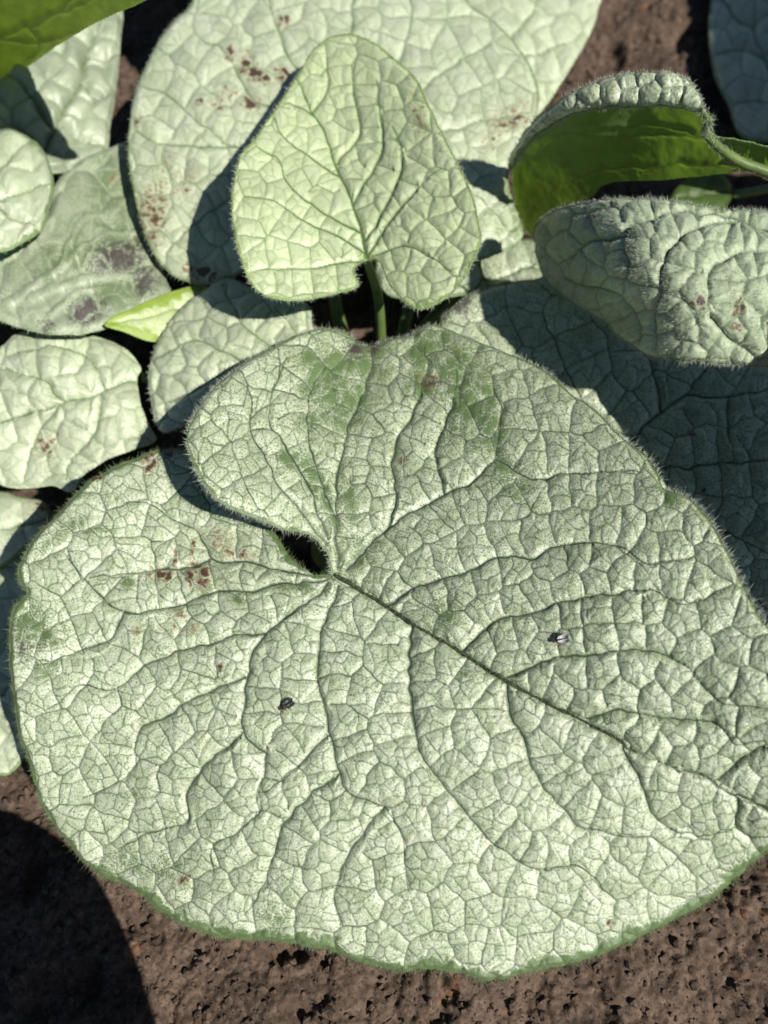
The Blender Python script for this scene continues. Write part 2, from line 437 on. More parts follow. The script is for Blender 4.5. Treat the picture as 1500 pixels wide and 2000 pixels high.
def patch(outline, height, step, cell=80.0, cell3=25.0, veins=(), relief=(0.9, 0.22), groove=0.5, vw=2.2, vw3=1.3,
          vdark=(0.9, 0.6), rim=(6.0, 0.8), green=(), brown=(), purple=(), sharp=(), seed=1, ragged=1.2, nseg=7, base_green=0.0, warp=8.0, flip=1.0, wave=0.0, swell=1.0, single=False, seam=False, band_y=0):
    """one sheet of leaf blade. outline/veins/marks in photo pixels, height: controls (x, y, cm) or function"""
    rng = np.random.default_rng(seed)
    poly = catmull(outline, True, nseg)
    tt = np.arange(len(poly))
    nx_ = vnoise(poly[:, 0] / 22.0, poly[:, 1] / 22.0, seed) - 0.5; ny_ = vnoise(poly[:, 0] / 22.0 + 50, poly[:, 1] / 22.0, seed + 1) - 0.5
    poly = poly + np.stack([nx_, ny_], -1) * ragged * 2
    hf = height if callable(height) else tps(height)
    x0, y0 = poly.min(0) - step; x1, y1 = poly.max(0) + step
    gx = np.arange(x0, x1 + step, step); gy = np.arange(y0, y1 + step, step)
    X, Y = np.meshgrid(gx, gy); sh = X.shape
    fx, fy = X.ravel(), Y.ravel()
    ins = inside(fx, fy, poly)
    A, B = poly, np.roll(poly, -1, 0)
    band = 60.0
    dist, ix = seg_dist(fx, fy, A, B, band)
    sd = np.where(ins, 1, -1) * np.minimum(dist, band)
    keep = sd > -0.72 * step
    snap = keep & (sd < 0.25 * step)
    s = np.nonzero(snap)[0]
    a = A[ix[s]]; d = B[ix[s]] - a
    t = np.clip(((fx[s] - a[:, 0]) * d[:, 0] + (fy[s] - a[:, 1]) * d[:, 1]) / ((d ** 2).sum(1) + 1e-9), 0, 1)
    fx = fx.copy(); fy = fy.copy()
    fx[s] = a[:, 0] + t * d[:, 0]; fy[s] = a[:, 1] + t * d[:, 1]
    H = hf(fx, fy)
    if wave: H = H + wave * 0.01 * (fbm(fx / 160.0, fy / 160.0, 2, seed + 4) - 0.5) * 2
    Pos = P(fx, fy, H).reshape(*sh, 3)
    du = np.gradient(Pos, axis=1); dv = np.gradient(Pos, axis=0)
    Nn = np.cross(du, -dv); Nn /= np.linalg.norm(Nn, axis=2, keepdims=True) + 1e-15
    tocam = CAM - Pos
    Nn *= np.sign((Nn * tocam).sum(2, keepdims=True) + 1e-12)
    Pos = Pos.reshape(-1, 3); Nn = Nn.reshape(-1, 3)
    K = np.nonzero(keep)[0]
    newid = np.full(len(fx), -1, np.int64); newid[K] = np.arange(len(K))
    x, y, e_out = fx[K], fy[K], np.maximum(sd[K], 0)
    # vein network: cells that follow the traced veins, each split again inside itself
    wx = x + warp * (fbm(x / 55.0, y / 55.0, 2, seed) - 0.5) * 2; wy = y + warp * (fbm(x / 55.0 + 31, y / 55.0, 2, seed + 2) - 0.5) * 2
    wx = wx + warp * 0.38 * (vnoise(x / 17.0, y / 17.0, seed + 3) - 0.5) * 2; wy = wy + warp * 0.38 * (vnoise(x / 17.0 + 77, y / 17.0, seed + 4) - 0.5) * 2
    seeds = []
    vpl = [catmull(v[0], False, 6) for v in veins]
    for v, pl in zip(veins, vpl):
        seg = np.hypot(*np.diff(pl, axis=0).T); L = seg.sum(); cum = np.concatenate([[0], np.cumsum(seg)])
        pos0 = rng.uniform(0.25, 0.5) * cell
        while pos0 < L:
            for side in (-1, 1):
                pos = min(max(pos0 + rng.uniform(-0.13, 0.13) * cell, 0), L * 0.999)
                i = min(np.searchsorted(cum, pos) - 1, len(seg) - 1); i = max(i, 0)
                q = pl[i] + (pl[i + 1] - pl[i]) * ((pos - cum[i]) / (seg[i] + 1e-9))
                tn = (pl[i + 1] - pl[i]) / (seg[i] + 1e-9)
                off = cell * 0.40
                seeds.append(q + side * off * np.array([-tn[1], tn[0]]))
            pos0 += cell * rng.uniform(0.55, 1.0)
    hx = hexgrid(x0 - 60, y0 - 60, x1 + 60, y1 + 60, cell * 0.92, 0.27, rng)
    if seeds:
        seeds = np.array(seeds)
        keep_s = []
        for q in seeds:
            if all((q[0] - r[0]) ** 2 + (q[1] - r[1]) ** 2 > (0.45 * cell) ** 2 for r in keep_s): keep_s.append(q)
        seeds = np.array(keep_s)
        dd = ((hx[:, None] - seeds[None]) ** 2).sum(-1).min(1)
        seeds = np.vstack([seeds, hx[dd > (0.68 * cell) ** 2]])
    else: seeds = hx
    lab, e2, bdir = voronoi(wx, wy, seeds, cell * 1.3, True)
    vmask = np.zeros(len(x)); vgro = np.zeros(len(x)); d1 = np.full(len(x), 110.0); par = np.zeros(len(x))
    for v, pl in zip(veins, vpl):
        w = v[1] if len(v) > 1 else 3.0
        L = len(pl) - 1
        dm, im = seg_dist(wx, wy, pl[:-1], pl[1:], 110.0)
        sv = pl[1:] - pl[:-1]; sv = sv / (np.linalg.norm(sv, axis=1, keepdims=True) + 1e-9)
        al = np.abs(bdir[:, 0] * -sv[im, 1] + bdir[:, 1] * sv[im, 0])
        par = np.where(dm < d1, smooth(0.55, 0.85, al), par)
        d1 = np.minimum(d1, dm + 60.0 * smooth(0.6, 1.0, im / max(L, 1)))
        ww = w * 0.8 * (1 - 0.75 * im / max(L, 1))
        vmask = np.maximum(vmask, 1 - smooth(ww * 0.45, ww * 0.45 + 1.8, dm))
        vgro = np.maximum(vgro, np.exp(-(dm / (ww * 1.3 + 3.0)) ** 2) * (ww / 6.0) ** 0.5 * (1 - 0.8 * smooth(0.6, 1.0, im / max(L, 1))))
    # a traced vein is the border of its neighbouring cells
    near = (1 - smooth(10, 20, d1)) * par
    e2 = near * np.maximum(d1, 0) + (1 - near) * np.minimum(e2, np.where(d1 < 20, np.maximum(d1, 0.01), 1e3))
    s3 = hexgrid(x0 - 30, y0 - 30, x1 + 30, y1 + 30, cell3, 0.36, rng)
    l3, e3s = voronoi(s3[:, 0], s3[:, 1], seeds, cell * 1.3)
    s3, l3 = s3[e3s > cell3 * 0.22], l3[e3s > cell3 * 0.22]
    sub, e3 = sub_voronoi(wx, wy, lab, s3, l3)
    e3 = np.minimum(e3, e2)
    net2 = (1 - smooth(vw * 0.25, vw * 0.25 + 1.7, e2)) * vdark[0] * (0.7 + 0.3 * vnoise(x / 60, y / 60, seed + 2))
    net3 = (1 - smooth(vw3 * 0.30, vw3 * 0.30 + 1.6, e3)) * vdark[1] * (0.65 + 0.35 * vnoise(x / 30, y / 30, seed + 5))
    vm = np.maximum(np.maximum(vmask * 0.97, net2), net3)
    # relief in metres
    amp = 0.65 + 0.7 * vnoise(x / 150.0, y / 150.0, seed + 7)
    u2 = 1 - np.exp(-e2 / (cell * 0.20)); u3 = 1 - np.exp(-e3 / (cell3 * 0.20))
    u1 = 1 - np.exp(-d1 / (cell * 0.55))
    edge = smooth(0, 14, e_out)
    crand = np.random.default_rng(seed + 9).random(300000).astype(np.float32)
    z = relief[0] * 1e-3 * amp * (1.25 * u2 + 1.1 * swell * u1) * (0.3 + 0.7 * edge) + relief[1] * 1e-3 * u3 + 0.12e-3 * relief[1] / 0.22 * (crand[(sub * 7) % 300000] - 0.5) * u3
    z = z - groove * 1e-3 * vgro
    z = z + 0.35e-3 * (fbm(x / 14.0, y / 14.0, 3, seed + 3) - 0.5)
    V = Pos[K] + Nn[K] * (z * flip)[:, None]
    # marks
    nz = fbm(x / 16.0, y / 16.0, 3, seed + 6)
    def blobs(lst):
        g = np.zeros(len(x))
        for (bx, by, rx, ry, ang, st) in lst:
            c_, s_ = math.cos(math.radians(ang)), math.sin(math.radians(ang))
            ux = ((x - bx) * c_ + (y - by) * s_) / rx; uy = (-(x - bx) * s_ + (y - by) * c_) / ry
            g = np.maximum(g, st * np.exp(-(ux * ux + uy * uy) * 0.9))
        return g
    gm = blobs(green) * (0.45 + 1.1 * nz) * (0.35 + 0.65 * smooth(1, 6, e3)) * (0.55 + 0.7 * crand[(sub * 11 + 2) % 300000]) + base_green * (0.4 + 1.2 * nz)
    rimw = rim[0] * (0.55 + 0.9 * vnoise(x / 26.0, y / 26.0, seed + 8))
    if band_y: rimw = rimw * (1 + 1.1 * smooth(band_y, band_y + 180, y) * (0.3 + 1.2 * vnoise(x / 70.0, y / 200.0, seed + 1)))
    rimw = rimw * (0.75 + 0.5 * smooth(0, 12, e3))
    ring = 1 - smooth(rimw * 0.45, rimw * 1.1, e_out)
    if seam:
        dmid, _ = seg_dist(x, y, vpl[0][:-1], vpl[0][1:], 60.0)
        ring = ring * np.where(x > 655, smooth(8, 24, dmid), 1)
    gm = np.maximum(gm, ring * rim[1])
    bm_ = blobs(brown) * (0.5 + 1.0 * nz) * (0.35 + 0.65 * smooth(1, 5, e3))
    pm = blobs(purple) * (0.5 + 1.0 * nz) * (0.6 + 0.4 * smooth(1, 6, e3))
    mark = np.stack([np.clip(vm * (1 - 0.6 * ring), 0, 1), np.clip(gm, 0, 1), np.clip(bm_, 0, 1), np.clip(pm, 0, 1)], -1)
    tone = 0.5 + 0.55 * (crand[(sub * 13 + 5) % 300000] - 0.5) + 0.35 * (crand[(lab * 17 + 3) % 300000] - 0.5)
    place = np.stack([x / 100.0, y / 100.0, np.full(len(x), seed * 3.7)], -1)
    # faces
    I = newid.reshape(sh)
    q = np.stack([I[:-1, :-1], I[1:, :-1], I[1:, 1:], I[:-1, 1:]], -1).reshape(-1, 4)
    q = q[(q >= 0).all(1)]
    # orient towards the camera side
    c0 = np.cross(V[q[:, 1]] - V[q[:, 0]], V[q[:, 3]] - V[q[:, 0]])
    if ((c0 * Nn[K][q[:, 0]]).sum(1) > 0).mean() < 0.5: q = q[:, ::-1]
    # border edges -> rolled rim
    ed = np.concatenate([q[:, [k, (k + 1) % 4]] for k in range(4)])
    key = ed[:, 0] * 10000000 + ed[:, 1]; rev = ed[:, 1] * 10000000 + ed[:, 0]
    bd = ed[~np.isin(key, rev)]
    bv = np.unique(bd); rid = np.full(len(V), -1, np.int64); rid[bv] = np.arange(len(bv))
    TH = 0.00038
    nb = len(V)
    r1 = V[bv] - Nn[K][bv] * TH
    rq = np.stack([bd[:, 1], bd[:, 0], nb + rid[bd[:, 0]], nb + rid[bd[:, 1]]], -1)
    # underside sheet, coarser
    st2 = max(1, int(round(9.0 / step)))
    kk = keep.reshape(sh)[::st2, ::st2]
    idx = np.arange(len(fx)).reshape(sh)[::st2, ::st2]
    inn = (sd.reshape(sh)[::st2, ::st2] > -0.2)
    sel = idx[kk & inn]
    bid = np.full(len(fx), -1, np.int64); bid[sel] = np.arange(len(sel))
    nb2 = nb + len(bv)
    J = bid[idx]
    bq = np.stack([J[:-1, :-1], J[:-1, 1:], J[1:, 1:], J[1:, :-1]], -1).reshape(-1, 4)
    bq = bq[(bq >= 0).all(1)] + nb2
    z_at = np.zeros(len(fx)); z_at[K] = z * flip
    if single: bq = bq[:0]
    lowz = np.minimum(z_at[sel] * 0.5, z_at[sel])
    Vb = Pos[sel] + Nn[sel] * (lowz - TH - 0.0004)[:, None]
    allV = np.vstack([V, r1, Vb])
    na = len(allV)
    mk = np.zeros((na, 4)); mk[:nb] = mark; mk[nb:nb2] = mark[bv]
    tn = np.full(na, 0.5); tn[:nb] = tone
    plc = np.zeros((na, 3)); plc[:nb] = place; plc[nb:nb2] = place[bv]
    pt = Patch()
    pt.V, pt.q, pt.rq, pt.bq, pt.mk, pt.tn, pt.plc = allV, q, rq, bq, mk, tn, plc
    pt.nb, pt.bv, pt.normal, pt.x, pt.y, pt.hf = nb, bv, Nn[K], x, y, hf
    # outward direction at border vertices
    cxy = np.stack([x[bv], y[bv]], -1)
    dn, sx = seg_dist(cxy[:, 0], cxy[:, 1], A, B)
    dseg = B[sx] - A[sx]; on = np.stack([dseg[:, 1], -dseg[:, 0]], -1); on /= np.linalg.norm(on, axis=1, keepdims=True) + 1e-9
    area = 0.5 * np.sum(A[:, 0] * B[:, 1] - B[:, 0] * A[:, 1])
    if area < 0: on = -on
    h_b = hf(cxy[:, 0], cxy[:, 1])
    nbm = Nn[K][bv]
    o3 = P(cxy[:, 0] + on[:, 0] * 4, cxy[:, 1] + on[:, 1] * 4, h_b) - P(cxy[:, 0], cxy[:, 1], h_b)
    o3 = o3 - nbm * (o3 * nbm).sum(1, keepdims=True)
    pt.bout = o3 / (np.linalg.norm(o3, axis=1, keepdims=True) + 1e-12)
    return pt

def leaf(name, parent, patches, mats, label=None):
    """join the patches of one leaf blade into one mesh; mats = (upper, margin, lower)"""
    V = []; qs = []; fm = []; mk = []; tn = []; pl = []; off = 0
    for p in patches:
        V.append(p.V); mk.append(p.mk); tn.append(p.tn); pl.append(p.plc)
        base = getattr(p, 'slot', 0)
        for blk, m in ((p.q, base), (p.rq, 1), (p.bq, 2 if base == 0 else 0)):
            qs.append(blk + off); fm.append(np.full(len(blk), m))
        off += len(p.V)
    o = mesh_obj(name, np.vstack(V), [np.concatenate(qs)], list(mats), parent, np.concatenate(fm), True,
                 {'leaf_mark': ('FLOAT_COLOR', np.vstack(mk)), 'cell_tone': ('FLOAT', np.concatenate(tn)), 'leaf_place': ('FLOAT_VECTOR', np.vstack(pl))})
    if label: o['label'] = label
    return o

def border_hairs(parent, pt, n, length, rad=0.00005, mat=None, seed=1, up=0.35, where=None, name='margin_hairs', inner=0.0):
    rng = np.random.default_rng(seed)
    c = np.arange(len(pt.bv))
    if where is not None: c = c[where(pt.x[pt.bv], pt.y[pt.bv])]
    if not len(c): return
    k = rng.choice(c, n)
    d = pt.bout[k] * rng.uniform(0.5, 1.0, (n, 1)) + pt.normal[pt.bv[k]] * rng.uniform(0, up, (n, 1)) + rng.normal(size=(n, 3)) * 0.35
    pos = pt.V[pt.bv[k]] - pt.bout[k] * rng.uniform(0, inner + 1e-6, (n, 1)) + rng.normal(size=(n, 3)) * 0.00008
    return hairs(name, pos, d, length * rng.uniform(0.3, 1.0, n) * np.where(rng.random(n) < 0.15, 1.8, 1.0), rad, mat or M['hair'], parent, seed=seed)

def face_hairs(parent, pt, n, length, rad=0.00004, mat=None, seed=2, lean=(0, 0, 0), where=None, name='surface_hairs'):
    rng = np.random.default_rng(seed)
    c = np.arange(pt.nb)
    if where is not None: c = c[where(pt.x, pt.y)]
    k = rng.choice(c, n)
    d = pt.normal[k] + np.array(lean) + rng.normal(size=(n, 3)) * 0.35
    return hairs(name, pt.V[k], d, length * rng.uniform(0.5, 1.2, n), rad, mat or M['hair'], parent, seed=seed, bend=0.5)

def petiole(parent, a, crown, r=0.0017, sag=0.012, mid=None, name='petiole', n=14):
    a = np.array(a, float); c = np.array(crown, float)
    ctrl = [a] + ([np.array(mid, float)] if mid is not None else [a * 0.45 + c * 0.55 + np.array([0, 0, sag])]) + [c]
    pts = catmull(ctrl, False, n)
    rr = np.linspace(r * 0.85, r * 1.25, len(pts))
    return tube(name, pts, rr, M['stem'], parent)

# ------------------------------------------------------------------ ground
def build_soil():
    def axis(fine0, fine1, s, far, g=1.22):
        a = list(np.arange(fine0, fine1, s)); st = s
        lo = []; v = fine0
        while v > -far: st *= g if st > 0.003 else 1.035; v -= st; lo.append(v)
        hi = []; v = a[-1]; st = s
        while v < far: st *= g if st > 0.003 else 1.035; v += st; hi.append(v)
        return np.array(lo[::-1] + a + hi)
    xs = axis(-0.155, 0.175, 0.0006, 40); 
    y1 = list(np.arange(-0.035, 0.10, 0.0006)); v = y1[-1]; st = 0.0006
    while v < 0.46: st = min(st * 1.02, 0.0016); v += st; y1.append(v)
    while v < 40: st *= 1.22; v += st; y1.append(v)
    lo = []; v = -0.035; st = 0.0006
    while v > -40: st *= 1.22 if st > 0.003 else 1.035; v -= st; lo.append(v)
    ys = np.array(lo[::-1] + y1)
    X, Y = np.meshgrid(xs, ys); x, y = X.ravel(), Y.ravel()
    z = 0.010 * (fbm(x / 0.06, y / 0.06, 3, 1) - 0.5)
    z += 0.0075 * (fbm(x / 0.016, y / 0.016, 4, 3) - 0.5)
    def clods(sc, seed):
        u, v = x / sc + 0.6 * (vnoise(x / sc * 2, y / sc * 2, seed) - .5), y / sc + 0.6 * (vnoise(x / sc * 2 + 40, y / sc * 2, seed) - .5)
        iu, iv = np.floor(u), np.floor(v); best = np.zeros(len(x))
        for a in (-1, 0, 1):
            for b in (-1, 0, 1):
                ku, kv = iu + a, iv + b
                h1 = vnoise(ku * 1.0 + 0.0, kv * 1.0, seed + 1); h2 = vnoise(ku + 500.0, kv, seed + 2); h3 = vnoise(ku, kv + 900.0, seed + 3)
                d2 = (u - ku - h1) ** 2 + (v - kv - h2) ** 2
                best = np.maximum(best, np.sqrt(np.maximum(0.0, 1 - d2 * (1.2 + 1.5 * h3))) * (0.35 + 0.65 * h3))
        return best
    z += 0.0020 * clods(0.0085, 2) + 0.0014 * clods(0.0036, 6) + 0.0010 * clods(0.0016, 9) - 0.0030
    z -= 0.0045 * smooth(0.60, 0.84, fbm(x / 0.013 + 3, y / 0.013, 3, 8))
    z += 0.0007 * (vnoise(x / 0.0012, y / 0.0012, 9) - 0.5)
    ny, nx = X.shape
    i = np.arange(nx * ny).reshape(ny, nx)
    q = np.stack([i[:-1, :-1], i[:-1, 1:], i[1:, 1:], i[1:, :-1]], -1).reshape(-1, 4)
    o = mesh_obj('soil', np.stack([x, y, z], -1), [q], [M['soil']])
    o['kind'] = 'structure'
    def zf(px, py):
        ii = np.clip(np.searchsorted(xs, px), 0, nx - 1); jj = np.clip(np.searchsorted(ys, py), 0, ny - 1)
        return z[jj * nx + ii]
    return o, zf
soil, soil_z = build_soil()

def build_crumbs():
    rng = np.random.default_rng(4)
    # icosahedron once, roughened per crumb
    t = (1 + 5 ** 0.5) / 2
    iv = np.array([[-1, t, 0], [1, t, 0], [-1, -t, 0], [1, -t, 0], [0, -1, t], [0, 1, t], [0, -1, -t], [0, 1, -t], [t, 0, -1], [t, 0, 1], [-t, 0, -1], [-t, 0, 1]], float)
    iv /= np.linalg.norm(iv[0])
    fi = np.array([[0, 11, 5], [0, 5, 1], [0, 1, 7], [0, 7, 10], [0, 10, 11], [1, 5, 9], [5, 11, 4], [11, 10, 2], [10, 7, 6], [7, 1, 8], [3, 9, 4], [3, 4, 2], [3, 2, 6], [3, 6, 8], [3, 8, 9], [4, 9, 5], [2, 4, 11], [6, 2, 10], [8, 6, 7], [9, 8, 1]])
    n = 12000
    x = rng.uniform(-0.15, 0.17, n); y = np.where(rng.random(n) < 0.7, rng.uniform(-0.03, 0.09, n), rng.uniform(0.2, 0.44, n))
    r = 0.00028 + 0.0014 * rng.random(n) ** 5
    z = soil_z(x, y) + r * 0.25
    V = iv[None] * (r[:, None, None] * rng.uniform(0.6, 1.25, (n, 12, 1))) * np.array([1, 1, 0.8])
    V += np.stack([x, y, z], -1)[:, None]
    F = (np.arange(n) * 12)[:, None, None] + fi[None]
    o = mesh_obj('soil_crumbs', V.reshape(-1, 3), [F.reshape(-1, 3)], [M['soil']], soil, smooth_=False)
    o['kind'] = 'stuff'
build_crumbs()

# ------------------------------------------------------------------ plants
def plant(px, label, group=None):
    o = bpy.data.objects.new('silver_leaf_plant', None); col.objects.link(o)
    o.empty_display_size = 0.02
    o.location = P(*px); o['label'] = label; o['category'] = 'plant'
    o['group'] = 'silver-leaved plants in the bed'
    return o

CR1 = (745, 800, 0.0); CR2 = (1700, 420, 0.0); CR3 = (-190, 330, 0.0)
plant1 = plant(CR1, 'silver plant with the huge veined heart-shaped leaf that carries two flies')
plant2 = plant(CR2, 'silver plant with a woolly drooping leaf and a curled leaf showing its green underside')
plant3 = plant(CR3, 'silver plant with a smooth green leaf underside hanging over its grey puckered leaf')
G1, G2, G3 = P(*CR1) - [0, 0, .004], P(*CR2) - [0, 0, .004], P(*CR3) - [0, 0, .004]
TOP = lambda k: (M[k], M['rim'], M['back'])

# ---- the big leaf
MID = [(652, 1122), (700, 1150), (740, 1175), (800, 1215), (850, 1245), (900, 1275), (950, 1305), (990, 1330), (1040, 1360), (1090, 1385), (1140, 1408), (1200, 1440), (1260, 1475), (1320, 1500), (1370, 1515), (1420, 1540), (1500, 1580), (1600, 1632), (1690, 1690)]
hero_up = [(652, 1128), (640, 1085), (615, 1053), (590, 1040), (555, 1036), (520, 1022), (480, 1006), (440, 990), (405, 958), (380, 915), (365, 870), (367, 838), (385, 800), (420, 756), (470, 716), (530, 680), (580, 656), (625, 643), (655, 646), (682, 658), (702, 674), (724, 676), (752, 668), (795, 658), (826, 642), (852, 638), (900, 655), (960, 680), (1010, 700), (1060, 722), (1110, 765), (1160, 800), (1200, 842), (1230, 868), (1262, 890), (1285, 925), (1298, 958), (1330, 968), (1360, 987), (1395, 1032), (1420, 1080), (1450, 1140), (1480, 1198), (1512, 1245), (1560, 1330), (1630, 1470), (1680, 1600), (1712, 1700)]
up_poly = hero_up + [(x - 2, y + 5) for x, y in MID[::-1][:-1]]
hero_lo = [(x + 2, y - 5) for x, y in MID[1:]] + [(1712, 1700), (1640, 1668), (1570, 1648), (1500, 1660), (1440, 1712), (1380, 1760), (1300, 1802), (1200, 1850), (1130, 1876), (1050, 1893), (960, 1912), (905, 1900), (840, 1890), (780, 1893), (700, 1876), (640, 1852), (600, 1846), (540, 1836), (480, 1832), (420, 1828), (350, 1800), (300, 1768), (260, 1732), (200, 1710), (165, 1680), (130, 1640), (100, 1600), (75, 1550), (60, 1500), (40, 1430), (30, 1380), (20, 1300), (18, 1230), (26, 1190), (52, 1160), (42, 1145), (36, 1110), (50, 1080), (80, 1040), (120, 1000), (165, 945), (200, 925), (260, 896), (310, 882), (350, 880), (410, 888), (470, 930), (515, 990), (540, 1044), (572, 1090), (605, 1116), (640, 1124)]
HV_mid = (MID, 8.0)
v_up = [HV_mid,
 ([(658, 1105), (656, 1060), (658, 1010), (660, 908), (686, 833), (709, 787), (723, 717), (726, 680)], 5.0),
 ([(677, 1110), (761, 1029), (831, 987), (868, 959), (915, 945), (947, 917), (971, 896), (978, 810), (960, 740)], 4.5),
 ([(756, 1180), (812, 1146), (877, 1127), (933, 1109), (980, 1086), (1045, 1088), (1084, 1069), (1153, 1062), (1218, 1073), (1260, 1105), (1330, 1100)], 4.2),
 ([(897, 1268), (967, 1217), (1025, 1201), (1073, 1180), (1196, 1164), (1265, 1153), (1340, 1180), (1400, 1165)], 4.2),
 ([(983, 1322), (1031, 1303), (1084, 1287), (1180, 1279), (1276, 1276), (1345, 1305), (1404, 1367), (1480, 1380)], 4.2),
 ([(1132, 1404), (1169, 1396), (1233, 1391), (1351, 1409), (1399, 1417), (1436, 1447), (1500, 1450)], 4.0),
 ([(1399, 1526), (1436, 1495), (1500, 1463), (1570, 1480)], 3.5),
 ([(644, 1050), (602, 945), (569, 889), (537, 833), (527, 787), (537, 749), (560, 700)], 3.6),
 ([(656, 1010), (625, 935), (607, 860), (604, 801), (604, 759), (632, 722)], 3.2),
 ([(636, 1062), (551, 945), (495, 847), (490, 787), (476, 745)], 3.2),
 ([(971, 896), (1049, 935), (1106, 926), (1180, 928), (1250, 930)], 3.0),
 ([(761, 1029), (775, 960), (770, 880), (800, 810), (830, 740), (836, 690)], 3.2),
 ([(868, 959), (850, 880), (880, 800), (890, 730)], 3.0)]
v_lo = [HV_mid,
 ([(804, 1222), (796, 1313), (801, 1377), (812, 1441), (844, 1500), (897, 1569), (924, 1607), (967, 1655), (1052, 1692), (1121, 1689), (1190, 1740)], 4.2),
 ([(991, 1329), (999, 1393), (1020, 1441), (1047, 1516), (1089, 1564), (1132, 1612), (1207, 1633), (1281, 1639), (1350, 1700)], 4.0),
 ([(1217, 1452), (1233, 1495), (1255, 1548), (1292, 1607), (1351, 1625), (1431, 1617)], 3.8),
 ([(1441, 1553), (1440, 1617), (1463, 1633), (1500, 1625)], 3.4),
 ([(663, 1140), (639, 1200), (621, 1261), (621, 1345), (641, 1433), (663, 1511), (687, 1551), (753, 1575), (767, 1593), (790, 1655), (800, 1740)], 4.4),
 ([(640, 1135), (569, 1200), (518, 1242), (485, 1307), (476, 1373), (474, 1429), (518, 1468), (518, 1484), (509, 1563), (504, 1600), (425, 1652), (420, 1708)], 4.4),
 ([(474, 1429), (397, 1499), (366, 1545), (364, 1600), (290, 1625), (240, 1650)], 3.6),
 ([(518, 1242), (448, 1249), (401, 1261), (331, 1277), (275, 1296), (229, 1345), (163, 1342), (100, 1380)], 3.6),
 ([(476, 1326), (401, 1356), (327, 1396), (294, 1415), (273, 1440), (261, 1503), (170, 1560)], 3.6),
 ([(640, 1130), (513, 1149), (406, 1160), (364, 1177), (299, 1191), (243, 1198), (182, 1144), (135, 1088)], 4.0),
 ([(630, 1124), (560, 1118), (495, 1102), (415, 1090), (387, 1037), (341, 1018), (294, 990), (243, 990)], 3.4),
 ([(415, 1090), (369, 1111), (303, 1116), (243, 1125), (182, 1130)], 3.0),
 ([(243, 1198), (211, 1250), (140, 1280), (90, 1300)], 3.0),
 ([(641, 1433), (600, 1480), (520, 1545)], 3.0),
 ([(663, 1511), (560, 1600), (545, 1640), (520, 1720), (480, 1780)], 3.2),
 ([(753, 1575), (700, 1640), (660, 1720), (670, 1800)], 3.2)]
hc_mid = [(652, 1122, 5.3), (760, 1190, 5.5), (900, 1275, 5.85), (1140, 1408, 6.3), (1320, 1500, 6.5), (1500, 1580, 6.5), (1700, 1695, 6.3)]
hc_up = hc_mid + [(560, 1020, 6.3), (470, 990, 6.9), (385, 900, 7.2), (400, 790, 7.0), (520, 690, 6.2), (625, 648, 5.7), (724, 678, 5.1), (690, 850, 5.5), (760, 820, 5.8), (850, 645, 5.45), (900, 820, 6.1), (1010, 705, 5.95), (1160, 805, 6.8), (1290, 955, 7.7), (1420, 1080, 8.2), (1510, 1245, 8.3), (1640, 1490, 7.8), (1050, 1050, 6.9), (1200, 1200, 7.4), (850, 1080, 6.1), (1350, 1380, 7.1)]
hc_lo = hc_mid + [(600, 1110, 5.5), (530, 1030, 5.2), (420, 890, 5.3), (300, 885, 5.4), (170, 945, 5.4), (50, 1090, 5.1), (25, 1300, 4.7), (60, 1500, 3.7), (165, 1680, 2.6), (350, 1800, 2.7), (540, 1836, 2.9), (780, 1893, 3.2), (960, 1912, 3.5), (1200, 1850, 4.0), (1440, 1712, 4.9), (1580, 1650, 5.6), (350, 1150, 4.9), (350, 1400, 4.6), (620, 1400, 5.1), (600, 1650, 4.3), (900, 1600, 5.1)]
g_up = [(720, 700, 40, 50, 0, .75), (640, 740, 45, 60, 0, .8), (610, 700, 30, 30, 0, .6), (680, 790, 40, 60, 60, .7), (560, 900, 22, 18, 0, .75), (620, 950, 16, 60, -30, .9), (635, 985, 14, 45, -28, .9), (600, 830, 30, 30, 0, .45), (830, 690, 30, 40, 0, .85), (900, 720, 40, 50, 0, .9), (930, 790, 45, 55, 0, .95), (900, 850, 40, 40, 0, .6), (960, 850, 35, 40, 0, .75), (820, 755, 30, 25, 0, .8), (870, 690, 25, 30, 0, .7), (990, 920, 30, 30, 0, .5), (1000, 960, 40, 25, 0, .4), (880, 1200, 28, 30, 0, .55), (700, 1085, 40, 50, 0, .35), (680, 980, 16, 60, 0, .65), (910, 1300, 18, 20, 0, .4), (1310, 975, 30, 16, 40, .6), (690, 700, 40, 40, 0, .6)]
g_lo = [(70, 1240, 50, 35, 30, .95), (100, 1310, 45, 25, 0, .55), (60, 1200, 30, 25, 0, .7), (110, 1060, 60, 22, -40, .65), (170, 1030, 60, 25, 0, .5), (230, 980, 40, 25, 0, .4), (240, 1140, 50, 14, 0, .6), (400, 1150, 18, 18, 0, .6), (470, 1170, 12, 12, 0, .7), (560, 1200, 60, 20, -40, .45), (250, 1670, 30, 20, 0, .75), (320, 1690, 40, 24, 0, .7), (370, 1715, 30, 18, 0, .5), (540, 1780, 40, 24, 0, .5), (260, 1550, 30, 22, 0, .35), (500, 1880, 60, 20, 0, .5), (910, 1310, 16, 14, 0, .5), (600, 1150, 60, 18, 10, .5), (850, 1300, 40, 20, 0, .3), (150, 960, 40, 18, -40, .5), (350, 1270, 60, 14, 0, .3)]
b_up = [(842, 750, 26, 16, 20, .45), (788, 905, 16, 12, 0, .35)]
